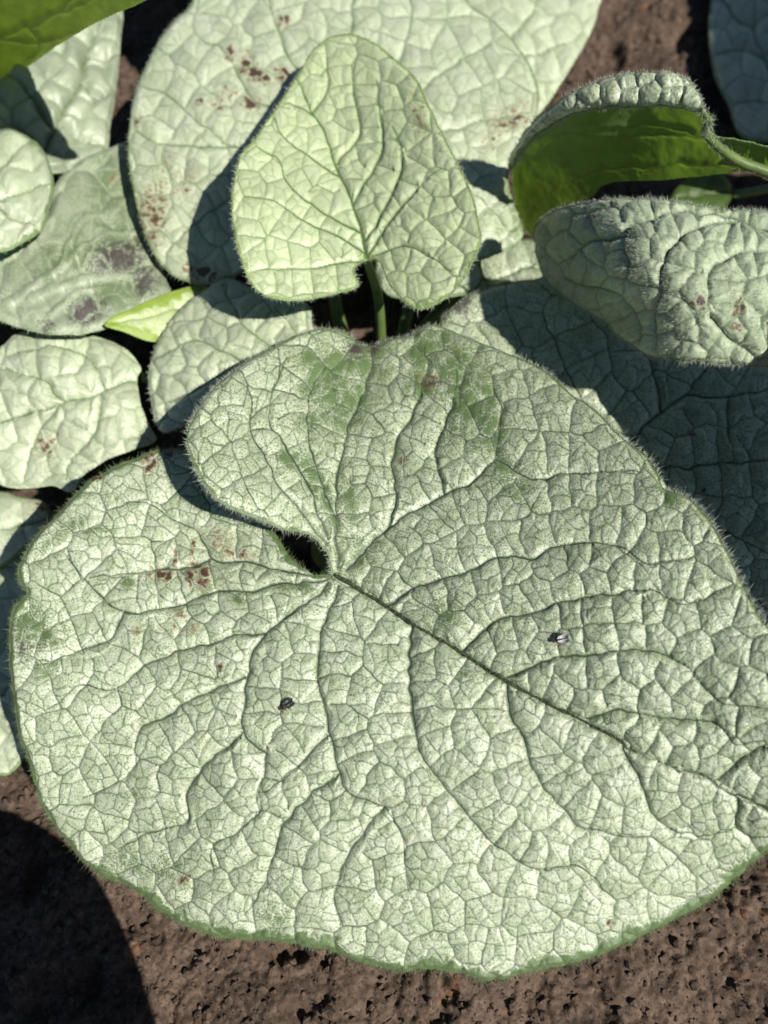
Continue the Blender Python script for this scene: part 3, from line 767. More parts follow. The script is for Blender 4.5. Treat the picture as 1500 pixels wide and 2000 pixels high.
b_lo = [(318, 1123, 22, 13, 10, 1.0), (388, 1110, 18, 10, 20, 1.0), (400, 1130, 12, 22, 10, 1.0), (372, 1128, 8, 20, -15, .9), (344, 1092, 5, 14, 10, .9), (378, 1072, 5, 16, 10, .9), (404, 1158, 6, 8, 0, .8), (296, 905, 14, 22, 20, .95), (325, 888, 16, 10, 0, .8), (350, 1200, 16, 14, 0, .5), (365, 1230, 30, 14, 0, .4), (268, 1234, 9, 8, 0, .7), (430, 1305, 8, 8, 0, .6), (460, 1080, 40, 14, 10, .45), (190, 935, 16, 10, 0, .8), (365, 1710, 22, 9, -25, .55), (1187, 1795, 8, 10, 0, .6), (440, 1060, 40, 16, 20, .4)]
p_up = [(690, 692, 26, 20, 20, .8), (728, 690, 16, 20, 0, .8), (845, 752, 24, 14, 25, .55), (800, 672, 20, 10, 0, .5)]
p_lo = [(50, 1270, 26, 26, 0, .6), (85, 1250, 30, 18, -30, .4), (40, 1150, 14, 14, 0, .8), (330, 885, 20, 10, 0, .7), (70, 1560, 10, 30, 0, .3)]
STEP = 1.9
hu = patch(up_poly, hc_up, STEP, 72, 23, v_up, (0.62, 0.15), 0.6, seam=True, vdark=(0.95, 0.80), base_green=0.24, ragged=1.8, swell=1.5, green=g_up, brown=b_up, purple=p_up, rim=(7, .8), seed=21)  # greener than the lower half: own colour, plus its dimmer light painted in
hl = patch(hero_lo, hc_lo, STEP, 76, 23, v_lo, (0.60, 0.14), 0.6, seam=True, vdark=(0.95, 0.80), base_green=0.11, ragged=2.6, swell=1.6, green=g_lo, brown=b_lo, purple=p_lo, rim=(15, .95), seed=22, band_y=1560)
hero = leaf('leaf', plant1, [hu, hl], TOP('hero'), 'huge heart-shaped silver leaf with a dark network of veins and brown specks')
mp = catmull(MID, False, 5)
mh = hu.hf(mp[:, 0], mp[:, 1])
mpts = P(mp[:, 0], mp[:, 1], mh - 0.00035 + 0.00025 * np.random.default_rng(2).random(len(mp)))
tube('midrib', mpts, np.linspace(0.00055, 0.00024, len(mpts)) * np.random.default_rng(3).uniform(0.75, 1.2, len(mpts)), M['rib'], hero, 8)
rng = np.random.default_rng(8)
kk = rng.integers(0, int(len(mpts) * 0.85), 900)
hairs('midrib_hairs', mpts[kk] + rng.normal(size=(900, 3)) * 0.0004 + [0, 0, .0003], rng.normal(size=(900, 3)) + [0, 0, 1.2], rng.uniform(.0007, .0018, 900), 0.00004, M['hairg'], hero)
border_hairs(hero, hu, 2400, 0.0017, rad=0.00004, where=lambda x, y: (y < 1460) & ~((np.abs(y - np.interp(x, [p[0] for p in MID], [p[1] for p in MID])) < 14) & (x > 665)), seed=31, up=0.6)
border_hairs(hero, hl, 3200, 0.0017, rad=0.000042, mat=M['hairg'], where=lambda x, y: (np.abs(y - np.interp(x, [p[0] for p in MID], [p[1] for p in MID])) > 14) | (x < 650), seed=32, up=0.5, name='margin_hairs', inner=0.0008)
petiole(hero, P(648, 1120, 0.0515), G1, 0.0022, mid=P(630, 1040, 0.030))

# ---- young pale leaf in the middle
o2 = [(640, 75), (672, 68), (705, 72), (740, 90), (790, 130), (820, 165), (840, 210), (860, 250), (880, 290), (905, 340), (922, 380), (935, 430), (940, 465), (930, 500), (910, 540), (885, 570), (860, 590), (825, 605), (795, 595), (775, 575), (757, 550), (747, 522), (736, 508), (718, 507), (700, 516), (692, 532), (699, 560), (660, 572), (610, 585), (560, 588), (520, 578), (490, 555), (475, 520), (463, 480), (454, 430), (452, 390), (460, 340), (470, 305), (490, 280), (520, 240), (550, 195), (580, 150), (600, 115), (618, 90)]
v2 = [([(715, 505), (700, 440), (680, 380), (660, 335), (635, 260), (610, 215), (590, 175), (572, 140)], 6.0),
 ([(700, 455), (640, 420), (590, 385), (555, 350), (540, 310), (505, 290)], 3.4), ([(668, 350), (610, 310), (560, 270), (535, 230)], 3.2),
 ([(712, 495), (650, 455), (600, 435), (560, 405), (520, 390), (480, 385)], 3.4), ([(615, 222), (580, 205), (552, 205)], 2.6),
 ([(612, 220), (640, 175), (638, 110)], 3.0), ([(660, 320), (700, 260), (690, 170), (700, 110)], 3.2), ([(690, 400), (740, 310), (745, 240), (735, 160)], 3.2),
 ([(712, 470), (760, 390), (785, 310), (770, 250)], 3.2), ([(715, 500), (770, 420), (815, 370), (860, 330)], 3.0), ([(725, 498), (790, 480), (840, 500), (880, 530)], 3.0), ([(705, 508), (620, 520), (540, 525), (500, 530)], 3.0)]
L2 = patch(o2, [(715, 505, 7.1), (660, 340, 6.9), (600, 190, 6.9), (650, 72, 7.2), (800, 140, 7.9), (930, 440, 8.5), (860, 590, 7.8), (800, 420, 7.9), (780, 250, 7.7), (455, 400, 7.8), (520, 250, 7.6), (560, 588, 7.1), (570, 430, 7.6), (690, 545, 7.1)], 2.2, 54, 19, v2, (0.55, 0.16), 0.7, warp=4.0, vdark=(0.85, 0.45), rim=(7, .7), seed=41, vw=1.4, swell=0.15,
           green=[(820, 600, 40, 14, 0, .8), (925, 520, 12, 50, 20, .8), (715, 500, 16, 16, 0, .9), (480, 530, 14, 40, 0, .5), (790, 190, 40, 60, 30, .15)], brown=[(822, 235, 20, 34, -20, .40), (800, 200, 20, 30, 0, .25)], base_green=0.10)
l2 = leaf('leaf', plant1, [L2], TOP('lime'), 'small upright pale lime leaf with a deep green midrib')
border_hairs(l2, L2, 1200, 0.0013, seed=33, mat=M['hair'])
petiole(l2, P(716, 503, 0.0695), G1, 0.0014, mid=P(742, 610, 0.045))

# ---- large pale leaf behind it
o3 = [(375, 0), (342, 40), (310, 82), (285, 130), (265, 180), (255, 230), (250, 290), (255, 340), (266, 400), (280, 450), (300, 498), (325, 530), (360, 550), (400, 558), (440, 548), (490, 520), (560, 420), (640, 300), (680, 270), (730, 300), (800, 400), (850, 470), (900, 505), (950, 505), (1000, 482), (1022, 462), (1015, 430), (1000, 390), (992, 350), (1005, 310), (1035, 260), (1052, 195), (1040, 140), (1008, 88), (960, 40), (915, 5), (860, -80), (800, -190), (720, -290), (620, -340), (460, -330), (310, -280), (270, -170), (310, -60)]
v3 = [([(675, 270), (680, 180), (684, 80), (690, 0), (690, -120), (660, -270)], 5.0), ([(670, 260), (620, 190), (575, 120), (540, 60), (525, 0), (500, -100)], 4.2), ([(660, 280), (560, 220), (490, 190), (450, 120), (400, 80)], 3.8),
 ([(660, 290), (560, 300), (465, 292), (400, 250), (330, 190), (290, 170)], 3.8), ([(640, 310), (520, 360), (430, 400), (360, 460), (330, 500)], 3.6), ([(465, 292), (380, 290), (310, 280), (270, 260)], 3.0),
 ([(690, 260), (760, 150), (800, 60), (800, -50)], 3.6), ([(700, 270), (820, 180), (900, 120), (960, 90)], 3.4), ([(710, 280), (850, 260), (940, 240), (1020, 220)], 3.4), ([(720, 300), (850, 360), (930, 390), (990, 440)], 3.2)]
L3 = patch(o3, [(675, 270, 5.2), (690, 0, 5.4), (650, -270, 4.6), (375, 0, 5.2), (250, 290, 5.1), (330, 535, 4.5), (400, 558, 4.4), (400, 250, 5.6), (500, 450, 4.9), (900, 500, 4.6), (1015, 460, 4.6), (1050, 195, 5.0), (940, 30, 4.9), (900, 250, 5.6)], 2.8, 64, 22, v3, (0.8, 0.22), 0.6, vdark=(0.8, 0.5), rim=(8, .7), seed=43, swell=0.5,
           green=[(265, 240, 14, 60, 0, .3), (1000, 430, 20, 60, -20, 1.0), (990, 490, 50, 20, -20, .9), (960, 440, 50, 50, 0, .45)],
           brown=[(505, 150, 28, 14, 30, 1.0), (480, 125, 12, 22, 20, .9), (550, 150, 16, 14, 0, .9), (490, 205, 18, 14, 0, .85), (555, 45, 14, 12, 0, .85), (450, 110, 10, 14, 0, .7), (430, 210, 20, 12, 0, .5), (395, 535, 32, 16, 10, 1.0), (300, 420, 34, 70, 0, .55), (350, 360, 60, 40, 0, .30), (270, 240, 14, 16, 0, .5), (390, 205, 8, 8, 0, .7), (330, 330, 30, 30, 0, .3), (1000, 235, 50, 26, -25, .5), (960, 280, 30, 30, 0, .35), (440, 190, 30, 30, 0, .35)], purple=[(395, 540, 26, 10, 0, .4)])
l3 = leaf('leaf', plant1, [L3], TOP('pale'), 'large pale leaf with rust-brown blotches behind the small lime leaf')
border_hairs(l3, L3, 900, 0.0014, seed=34)
petiole(l3, P(676, 272, 0.051), G1, 0.002, mid=P(655, 590, 0.030))

# ---- whitish leaf beyond, upper right of it
o4 = [(860, -80), (1000, -120), (1130, -100), (1185, -40), (1172, 10), (1150, 72), (1110, 142), (1075, 198), (1040, 235), (980, 250), (900, 200), (850, 100), (830, 0)]
L4 = patch(o4, [(1000, -100, 3.4), (1170, 0, 3.4), (1060, 215, 3.3), (850, 50, 3.5), (980, 60, 3.9)], 3.2, 60, 22, [([(900, 210), (960, 120), (1030, 40), (1080, -60)], 4), ([(960, 120), (1050, 110), (1110, 90)], 3)], (0.7, 0.2), 0.5, vdark=(0.55, 0.3), rim=(4, .4), seed=44)
l4 = leaf('leaf', plant1, [L4], TOP('pale'), 'whitish leaf lying over bare brown soil')
petiole(l4, P(900, 215, 0.033), G1, 0.0018, mid=P(820, 520, 0.022))

# ---- white cupped leaf between young leaf and big leaf
o11 = [(450, 545), (480, 560), (540, 580), (600, 595), (612, 640), (640, 690), (600, 760), (520, 790), (440, 800), (370, 830), (318, 845), (299, 805), (292, 740), (300, 690), (320, 650), (350, 610), (400, 568), (428, 548)]
L11 = patch(o11, [(450, 545, 4.5), (600, 595, 4.9), (640, 690, 5.0), (520, 790, 4.8), (318, 845, 4.2), (294, 740, 4.4), (350, 610, 4.6), (450, 660, 5.35), (390, 730, 5.0)], 2.6, 56, 20, [([(640, 690), (560, 700), (480, 715), (400, 750), (320, 800)], 4.5), ([(560, 700), (500, 660), (460, 620), (440, 570)], 3.2), ([(480, 715), (420, 680), (370, 670), (310, 700)], 3), ([(600, 690), (570, 640), (530, 610)], 3), ([(440, 730), (430, 780), (400, 810)], 2.6)], (0.85, 0.2), 0.7, vdark=(0.8, 0.5), rim=(4, .4), seed=45, swell=0.6, brown=[(440, 560, 30, 20, 0, .28)])
l11 = leaf('leaf', plant1, [L11], TOP('pale'), 'white rounded leaf tucked under the huge leaf')
border_hairs(l11, L11, 500, 0.0011, seed=35)
petiole(l11, P(642, 690, 0.0495), G1, 0.0018, mid=P(690, 740, 0.03))

# ---- leaf at the left with a straight midrib
o10 = [(-60, 760), (-10, 690), (40, 652), (90, 648), (160, 655), (212, 665), (255, 690), (276, 720), (268, 742), (276, 790), (292, 832), (305, 862), (262, 880), (205, 902), (165, 932), (140, 962), (105, 950), (60, 955), (0, 948), (-50, 900)]
L10 = patch(o10, [(-60, 800, 3.6), (40, 652, 4.0), (160, 655, 4.2), (270, 735, 3.9), (300, 860, 3.4), (150, 950, 3.1), (20, 950, 2.9), (130, 785, 4.0), (90, 720, 4.5), (200, 830, 4.0), (110, 890, 3.2)], 2.6, 62, 22, [([(276, 738), (200, 762), (130, 785), (60, 808), (-50, 845)], 4.5), ([(210, 760), (170, 700), (110, 680), (40, 690)], 3.2), ([(130, 785), (80, 740), (20, 720)], 3), ([(200, 762), (190, 830), (150, 880), (130, 940)], 3), ([(120, 790), (70, 850), (50, 930)], 3)], (0.9, 0.18), 0.8, vdark=(0.7, 0.4), rim=(4, .4), seed=46, swell=0.7, base_green=0.12, brown=[(95, 870, 26, 40, 30, .42), (90, 660, 20, 8, 0, .4), (75, 760, 20, 30, 0, .2)])  # first brown blob paints the shade lying in the crease
l10 = leaf('leaf', plant1, [L10], TOP('pale'), 'pale leaf with one straight midrib and a crease whose shade is painted brown')
petiole(l10, P(278, 737, 0.0385), G1, 0.0018, mid=P(480, 770, 0.025))

# ---- grey-green leaf with purple bruises
o8 = [(250, 284), (262, 345), (280, 420), (300, 490), (325, 550), (330, 580), (260, 612), (205, 645), (130, 656), (70, 650), (20, 636), (-40, 610), (-80, 540), (-40, 480), (40, 470), (95, 420), (108, 365), (150, 322), (200, 298)]
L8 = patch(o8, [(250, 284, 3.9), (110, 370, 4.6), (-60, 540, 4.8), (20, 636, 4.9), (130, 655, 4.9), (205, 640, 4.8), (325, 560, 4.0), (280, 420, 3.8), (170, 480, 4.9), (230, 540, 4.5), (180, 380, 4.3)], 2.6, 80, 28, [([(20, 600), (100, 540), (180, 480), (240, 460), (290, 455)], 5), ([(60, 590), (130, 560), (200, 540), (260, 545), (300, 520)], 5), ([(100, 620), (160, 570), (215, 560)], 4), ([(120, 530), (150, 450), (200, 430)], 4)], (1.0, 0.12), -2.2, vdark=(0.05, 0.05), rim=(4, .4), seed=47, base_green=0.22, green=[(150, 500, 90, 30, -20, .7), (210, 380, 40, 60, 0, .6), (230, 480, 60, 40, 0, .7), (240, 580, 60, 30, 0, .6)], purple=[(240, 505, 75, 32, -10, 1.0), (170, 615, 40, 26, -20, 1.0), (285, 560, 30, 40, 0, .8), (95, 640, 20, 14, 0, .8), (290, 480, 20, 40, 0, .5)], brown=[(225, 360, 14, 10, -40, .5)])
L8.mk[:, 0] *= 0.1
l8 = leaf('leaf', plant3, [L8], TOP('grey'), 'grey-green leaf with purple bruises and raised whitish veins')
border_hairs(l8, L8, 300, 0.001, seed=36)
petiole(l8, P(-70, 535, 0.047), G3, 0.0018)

# ---- lime tip wedged between
o9 = [(203, 632), (262, 600), (320, 575), (380, 557), (402, 560), (420, 590), (400, 630), (350, 660), (312, 668), (280, 664), (240, 648)]
L9 = patch(o9, [(203, 632, 5.1), (320, 575, 4.6), (402, 560, 4.2), (312, 668, 4.3), (400, 630, 4.0), (300, 620, 4.9)], 2.4, 60, 24, [([(205, 632), (290, 615), (380, 600)], 3.5)], (0.5, 0.1), 0.5, vdark=(0.3, 0.15), rim=(22, 1.0), seed=48)
l9 = leaf('leaf', plant1, [L9], (leaf_mat('lime_tip_leaf', (0.50, 0.60, 0.30), (0.55, 0.64, 0.36), (0.26, 0.38, 0.035), (0.25, 0.36, 0.08), speck=0.1, rough=0.35, trans=0.25, fine=0.3), M['rim'], M['back']), 'narrow bright lime leaf tip wedged between two pale leaves')
petiole(l9, P(405, 600, 0.040), G1, 0.0016, mid=P(560, 720, 0.025))

# ---- white leaf at the left border
o7 = [(-60, 280), (0, 256), (40, 262), (76, 285), (96, 322), (105, 370), (96, 412), (80, 455), (40, 482), (0, 498), (-60, 500), (-110, 400)]
L7 = patch(o7, [(-80, 300, 5.6), (0, 258, 5.6), (80, 290, 5.2), (105, 370, 5.3), (80, 455, 5.5), (0, 498, 5.7), (10, 370, 6.2), (-100, 420, 5.8)], 2.6, 66, 24, [([(-100, 400), (-20, 390), (60, 375), (104, 365)], 4), ([(-20, 390), (30, 430), (70, 450)], 3), ([(-40, 390), (0, 330), (50, 290)], 3)], (1.3, 0.2), 0.8, vdark=(0.35, 0.2), rim=(9, .9), seed=49, green=[(70, 290, 30, 16, 40, .9)])
l7 = leaf('leaf', plant3, [L7], TOP('pale'), 'white puckered leaf with a curled green margin')
petiole(l7, P(-105, 400, 0.056), G3, 0.0018)

# ---- ridged grey leaf under the green underside
o5 = [(-80, 210), (0, 160), (60, 110), (120, 60), (180, 10), (235, -40), (240, 30), (234, 100), (226, 180), (214, 250), (204, 312), (150, 335), (90, 345), (0, 340), (-80, 330)]
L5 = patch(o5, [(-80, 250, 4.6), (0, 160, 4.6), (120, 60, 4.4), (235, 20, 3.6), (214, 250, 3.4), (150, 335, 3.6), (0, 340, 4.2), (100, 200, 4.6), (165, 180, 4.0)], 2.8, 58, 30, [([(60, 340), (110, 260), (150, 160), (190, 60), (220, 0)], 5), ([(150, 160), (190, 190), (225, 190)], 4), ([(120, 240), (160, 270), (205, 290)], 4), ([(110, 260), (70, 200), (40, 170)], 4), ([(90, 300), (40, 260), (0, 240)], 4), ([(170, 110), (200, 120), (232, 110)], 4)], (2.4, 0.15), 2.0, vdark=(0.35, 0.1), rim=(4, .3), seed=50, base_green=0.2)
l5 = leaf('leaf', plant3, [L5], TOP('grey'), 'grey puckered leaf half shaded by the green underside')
petiole(l5, P(-60, 300, 0.044), G3, 0.0018)

# ---- green underside hanging in from the upper left
o6 = [(0, 176), (50, 134), (110, 92), (170, 54), (230, 24), (292, -2), (340, -30), (300, -120), (150, -190), (-60, -150), (-150, 0), (-120, 160), (-50, 200)]
L6 = patch(o6, plane_h((120, 85, 0.078), (-0.38, -0.80, -0.46)), 3.2, 90, 30, [([(-120, 120), (0, 70), (120, 20), (260, -60)], 6), ([(0, 70), (60, 80), (150, 60)], 4), ([(60, 45), (80, 90), (40, 130)], 3.5), ([(120, 20), (160, -40), (170, -120)], 4)], (0.12, 0.03), -1.2, vdark=(0.35, 0.2), rim=(4, .2), seed=51, swell=0.6, single=True)
L6.slot = 0
l6 = leaf('leaf', plant3, [L6], (M['under'], M['rim'], M['pale']), 'smooth green underside of a raised leaf')
petiole(l6, P(-130, 60, float(plane_h((120, 85, 0.078), (-0.38, -0.80, -0.46))(-130, 60)) - 0.001), G3, 0.0018)

# ---- dark leaf in the shade at the right
o12 = [(862, 632), (884, 605), (915, 580), (955, 563), (1000, 551), (1045, 546), (1100, 530), (1200, 520), (1350, 540), (1500, 600), (1590, 720), (1640, 900), (1620, 1080), (1560, 1240), (1500, 1290), (1400, 1250), (1250, 1120), (1100, 980), (960, 820), (880, 700)]
v12 = [([(1130, 960), (1180, 910), (1235, 858), (1285, 805), (1340, 765), (1385, 718), (1440, 660), (1500, 610)], 5.5), ([(1288, 800), (1278, 760), (1268, 715), (1250, 660)], 3.4), ([(1340, 768), (1420, 772), (1500, 758)], 3.4), ([(1240, 855), (1180, 820), (1130, 760), (1100, 700), (1060, 620)], 3.2), ([(1230, 870), (1300, 915), (1400, 905), (1500, 900)], 3.6), ([(1180, 912), (1300, 1000), (1420, 1040), (1500, 1090)], 3.2), ([(1180, 912), (1100, 850), (1000, 740), (930, 640)], 3.2), ([(1420, 772), (1425, 830), (1430, 900)], 2.6)]
L12 = patch(o12, [(862, 632, 4.7), (1000, 551, 4.6), (1045, 546, 4.6), (1300, 540, 4.6), (1600, 800, 4.4), (1500, 1280, 4.0), (1130, 960, 4.6), (1285, 805, 4.7), (960, 820, 4.6), (1100, 680, 5.0), (1450, 1000, 4.9)], 2.4, 84, 27, v12, (0.7, 0.2), 0.7, rim=(6, .7), seed=52, purple=[(905, 598, 24, 22, -40, 1.0), (870, 625, 14, 12, 0, .8), (1000, 552, 40, 7, -10, .6)], brown=[(1350, 850, 8, 8, 0, .7), (1370, 960, 6, 10, 0, .7), (1300, 920, 8, 6, 0, .6)], green=[(1400, 900, 200, 250, 0, .25)])
l12 = leaf('leaf', plant1, [L12], TOP('hero'), 'broad leaf in deep shade with a purple-tipped lit corner')
border_hairs(l12, L12, 700, 0.0013, seed=37, where=lambda x, y: y < 700)
petiole(l12, P(1128, 962, 0.045), G1, 0.002, mid=P(960, 930, 0.03))

# ---- woolly leaf arching at the right
o13 = [(1047, 470), (1054, 436), (1088, 412), (1150, 396), (1250, 390), (1340, 400), (1420, 412), (1500, 416), (1600, 420), (1700, 460), (1740, 560), (1700, 680), (1600, 722), (1500, 716), (1440, 711), (1350, 702), (1285, 696), (1225, 666), (1180, 626), (1120, 592), (1080, 560), (1058, 522)]
v13 = [([(1740, 560), (1650, 530), (1560, 520), (1480, 530)], 5), ([(1600, 525), (1480, 490), (1400, 520), (1385, 580), (1390, 620)], 4.2), ([(1560, 500), (1450, 440), (1350, 450), (1300, 510), (1300, 560), (1340, 590), (1370, 640)], 4.4), ([(1500, 450), (1380, 420), (1280, 425), (1220, 460), (1235, 520), (1220, 580)], 4.2), ([(1390, 620), (1420, 650), (1470, 690)], 3.4), ([(1650, 560), (1540, 580), (1480, 620), (1500, 680)], 3.8), ([(1220, 580), (1250, 630), (1250, 670)], 3.0), ([(1220, 460), (1150, 480), (1120, 520)], 3.2), ([(1220, 580), (1170, 560), (1110, 540)], 3), ([(1300, 560), (1280, 620), (1290, 680)], 3.4)]
L13 = patch(o13, [(1048, 480, 5.5), (1088, 412, 7.2), (1250, 390, 9.2), (1420, 412, 9.6), (1600, 420, 9.6), (1740, 560, 9.2), (1600, 722, 8.8), (1440, 711, 8.5), (1330, 700, 8.5), (1225, 666, 7.0), (1180, 626, 6.1), (1120, 592, 5.75), (1080, 560, 5.6), (1150, 490, 7.9), (1250, 480, 9.5), (1420, 520, 9.9), (1400, 640, 9.3), (1200, 560, 8.6), (1550, 540, 9.9), (1300, 600, 9.2)], 2.1, 56, 22, v13, (1.0, 0.26), 0.9, swell=0.9, vdark=(0.7, 0.35), rim=(6, .6), seed=53, vw=2.6, brown=[(1365, 592, 14, 12, 0, 1.0), (1440, 600, 10, 18, 25, .95), (1440, 635, 14, 8, 0, .8), (1160, 425, 12, 6, 0, .8), (1498, 640, 8, 8, 0, .7)], purple=[(1365, 590, 10, 10, 0, .6), (1090, 415, 30, 8, -20, .4)], green=[(1350, 700, 100, 14, 5, .8), (1480, 712, 60, 14, 0, .8)])
l13 = leaf('leaf', plant2, [L13], TOP('wool'), 'woolly arching leaf covered in fine white hairs')
border_hairs(l13, L13, 2600, 0.0014, rad=0.000034, seed=38, up=0.7)
face_hairs(l13, L13, 11000, 0.0011, rad=0.00003, seed=39, lean=(-0.7, -0.3, 0.1), where=lambda x, y: x < 1560)
petiole(l13, P(1735, 565, 0.092), G2, 0.002)

# ---- unseen leaf past the right border, shaped to keep the dark leaf in shade
o19 = towards_sun([(1150, 768), (1210, 842), (1300, 965), (1430, 1150), (1530, 1300), (1700, 1300), (1780, 1050), (1740, 820), (1640, 690), (1500, 660), (1350, 668), (1200, 705)], 0.047, 0.095)
L19 = patch(o19, lambda x, y: np.full(np.shape(x), 0.095), 5.0, 80, 28, [([o19[6], tuple(np.mean(o19, 0)), o19[0]], 5)], (0.9, 0.2), 0.8, seed=54)
l19 = leaf('leaf', plant2, [L19], TOP('wool'), None)
petiole(l19, P(o19[6][0], o19[6][1], 0.0945), G2, 0.002)

# ---- curled leaf showing its underside
PL = plane_h((1200, 290, 0.074), (-0.30, -0.87, -0.40))
def PLoff(off):
    nn = np.array([-0.30, -0.87, -0.40]); nn /= np.linalg.norm(nn)
    p = P(1200, 290, 0.074) + nn * off
    k = float(np.dot(nn, p - CAM))
    def f(x, y):
        d = ray(x, y); return CAM[2] + d[..., 2] * (k / (d @ nn))
    return f
o14u = [(1001, 330), (1018, 296), (1044, 262), (1078, 240), (1112, 216), (1180, 200), (1280, 198), (1360, 206), (1386, 232), (1395, 262), (1440, 300), (1490, 325), (1420, 338), (1300, 350), (1190, 358), (1150, 388), (1100, 408), (1060, 432), (1045, 465), (1022, 440), (1006, 385)]
fL14 = lambda x, y: PL(x, y) - 0.006 * np.exp(-((y - 330) / 60.0) ** 2) * 0 
L14u = patch(o14u, fL14, 2.4, 90, 34, [([(1490, 325), (1430, 300), (1385, 270), (1250, 262), (1120, 258), (1040, 300)], 4.5), ([(1385, 270), (1300, 245), (1200, 240), (1120, 240)], 3.5), ([(1440, 315), (1300, 318), (1180, 325), (1080, 370)], 3.5), ([(1300, 318), (1250, 335)], 3)], (0.12, 0.03), -1.2, vdark=(0.35, 0.2), rim=(3, .2), seed=55, wave=0.35, swell=0.6, single=True)
L14u.slot = 0
o14t = [(998, 330), (995, 318), (1010, 285), (1040, 245), (1080, 210), (1130, 178), (1190, 155), (1250, 146), (1310, 148), (1345, 165), (1365, 195), (1374, 214), (1350, 212), (1300, 204), (1250, 208), (1200, 206), (1150, 212), (1110, 222), (1075, 245), (1040, 270), (1016, 300)]
fm, fr = PLoff(0.005), PLoff(0.001)
def f14t(x, y):
    # margin hangs in front of the sheet, crest leans back over it
    yc = np.interp(x, [995, 1040, 1080, 1130, 1190, 1250, 1310, 1345, 1374], [325, 245, 210, 178, 155, 146, 148, 165, 214])
    ym = np.interp(x, [998, 1040, 1075, 1110, 1150, 1200, 1250, 1300, 1350, 1374], [330, 270, 245, 222, 212, 206, 208, 204, 212, 214])
    t = np.clip((ym - y) / np.maximum(ym - yc, 4), 0, 1)
    return fm(x, ym) + 0.0042 * np.sin(t * math.pi * 0.62) ** 0.8 - 0.001 * t
L14t = patch(o14t, f14t, 1.9, 44, 16, [], (0.9, 0.2), 0.5, vdark=(0.6, 0.3), rim=(6, .95), seed=56, warp=4, vw=1.6, ragged=0.8, green=[(1340, 190, 40, 20, 20, .7), (1200, 205, 120, 8, 0, .8), (1080, 240, 60, 10, -40, .8)])
L14t.slot = 3
M['under2'] = leaf_mat('curled_leaf_underside', (0.050, 0.095, 0.020), (0.072, 0.125, 0.030), (0.05, 0.10, 0.015), (0.12, 0.17, 0.05), speck=0.3, rough=0.5, trans=0.5, fine=0.3, bump=0.3, glow=(0.25, 0.43, 0.035))
mats14 = (M['under2'], M['rim'], M['pale'], M['hero'])
l14 = leaf('leaf', plant2, [L14u, L14t], mats14, 'curled leaf with rolled silver rim and glowing green underside')
sp = catmull([(1372, 216), (1385, 236), (1378, 252), (1384, 268), (1410, 292), (1450, 318), (1510, 340), (1580, 372), (1640, 400)], False, 6)
sh_ = PLoff(0.004)(sp[:, 0], sp[:, 1])
spt = P(sp[:, 0], sp[:, 1], sh_)
spt = np.vstack([spt, [spt[-1] * 0.5 + G2 * 0.5 + np.array([0.0, 0, .015])], [G2]])
tube('petiole', spt, np.concatenate([np.linspace(0.0006, 0.0017, len(spt) - 2), [0.0018, 0.0022]]), M['stem'], l14)
rng = np.random.default_rng(12); k14 = rng.integers(0, len(spt) - 10, 700)
hairs('petiole_hairs', spt[k14] + rng.normal(size=(700, 3)) * .0007, rng.normal(size=(700, 3)) + [0, -.2, .3], rng.uniform(.0008, .002, 700), 0.00004, M['hair'], l14)
border_hairs(l14, L14t, 1500, 0.0014, seed=41, up=0.6)
o14s = [(1388, 268), (1440, 272), (1500, 285), (1580, 300), (1600, 350), (1540, 345), (1490, 325), (1440, 305)]
L14s = patch(o14s, PLoff(0.001), 2.6, 50, 22, [([(1392, 268), (1450, 278), (1520, 292)], 4)], (0.4, 0.08), -0.4, vdark=(0.2, 0.1), rim=(3, .2), seed=57, single=True)
leaf('leaf_fold', l14, [L14s], (M['under2'], M['rim'], M['pale']))

# ---- shaded leaf at the upper right border
o15 = [(1400, -120), (1388, 0), (1384, 80), (1394, 150), (1420, 205), (1445, 268), (1500, 280), (1600, 270), (1680, 150), (1700, 0), (1640, -140), (1500, -180)]
L15 = patch(o15, [(1390, 0, 0.8), (1390, 140, 0.8), (1445, 268, 0.9), (1600, 270, 1.2), (1700, 0, 1.2), (1500, -150, 1.0), (1480, 100, 1.4)], 3.2, 70, 26, [([(1600, 270), (1530, 180), (1480, 80), (1470, -60)], 5), ([(1500, 120), (1440, 100), (1400, 110)], 3.5), ([(1480, 60), (1430, 30), (1400, -20)], 3.5), ([(1550, 210), (1490, 200), (1430, 200)], 3.5)], (1.0, 0.2), 0.8, seed=58)
l15 = leaf('leaf', plant2, [L15], TOP('pale'), 'blue-green leaf standing in full shade by the curled petiole')
petiole(l15, P(1605, 268, 0.0115), G2, 0.0018, sag=0.004)
o22 = towards_sun([(1130, 350), (1250, 335), (1400, 335), (1540, 350), (1560, 420), (1450, 450), (1280, 440), (1150, 425)], 0.0, 0.09)  # added leaf out of view, outlined to shade the soil behind the woolly leaf
L22 = patch(o22, lambda x, y: np.full(np.shape(x), 0.09), 6.0, 90, 30, [([o22[4], tuple(np.mean(o22, 0)), o22[0]], 5)], (0.9, 0.2), 0.8, seed=66)
l22 = leaf('leaf', plant2, [L22], TOP('wool'))
petiole(l22, P(o22[4][0], o22[4][1], 0.0895), G2, 0.0018)
o20 = towards_sun([(1400, -90), (1388, 20), (1392, 150), (1436, 262), (1500, 300), (1620, 300), (1740, 180), (1740, 0), (1650, -120), (1500, -150)], 0.009, 0.085)  # another added leaf out of view, shaped to put the border leaf in shade
q20 = np.array(o20)
L20 = patch(o20, lambda x, y: np.full(np.shape(x), 0.085), 6.0, 90, 30, [([o20[6], tuple(q20.mean(0)), o20[0]], 5)], (0.9, 0.2), 0.8, seed=59)
l20 = leaf('leaf', plant2, [L20], TOP('wool'))
petiole(l20, P(o20[6][0], o20[6][1], 0.0845), G2, 0.0018)

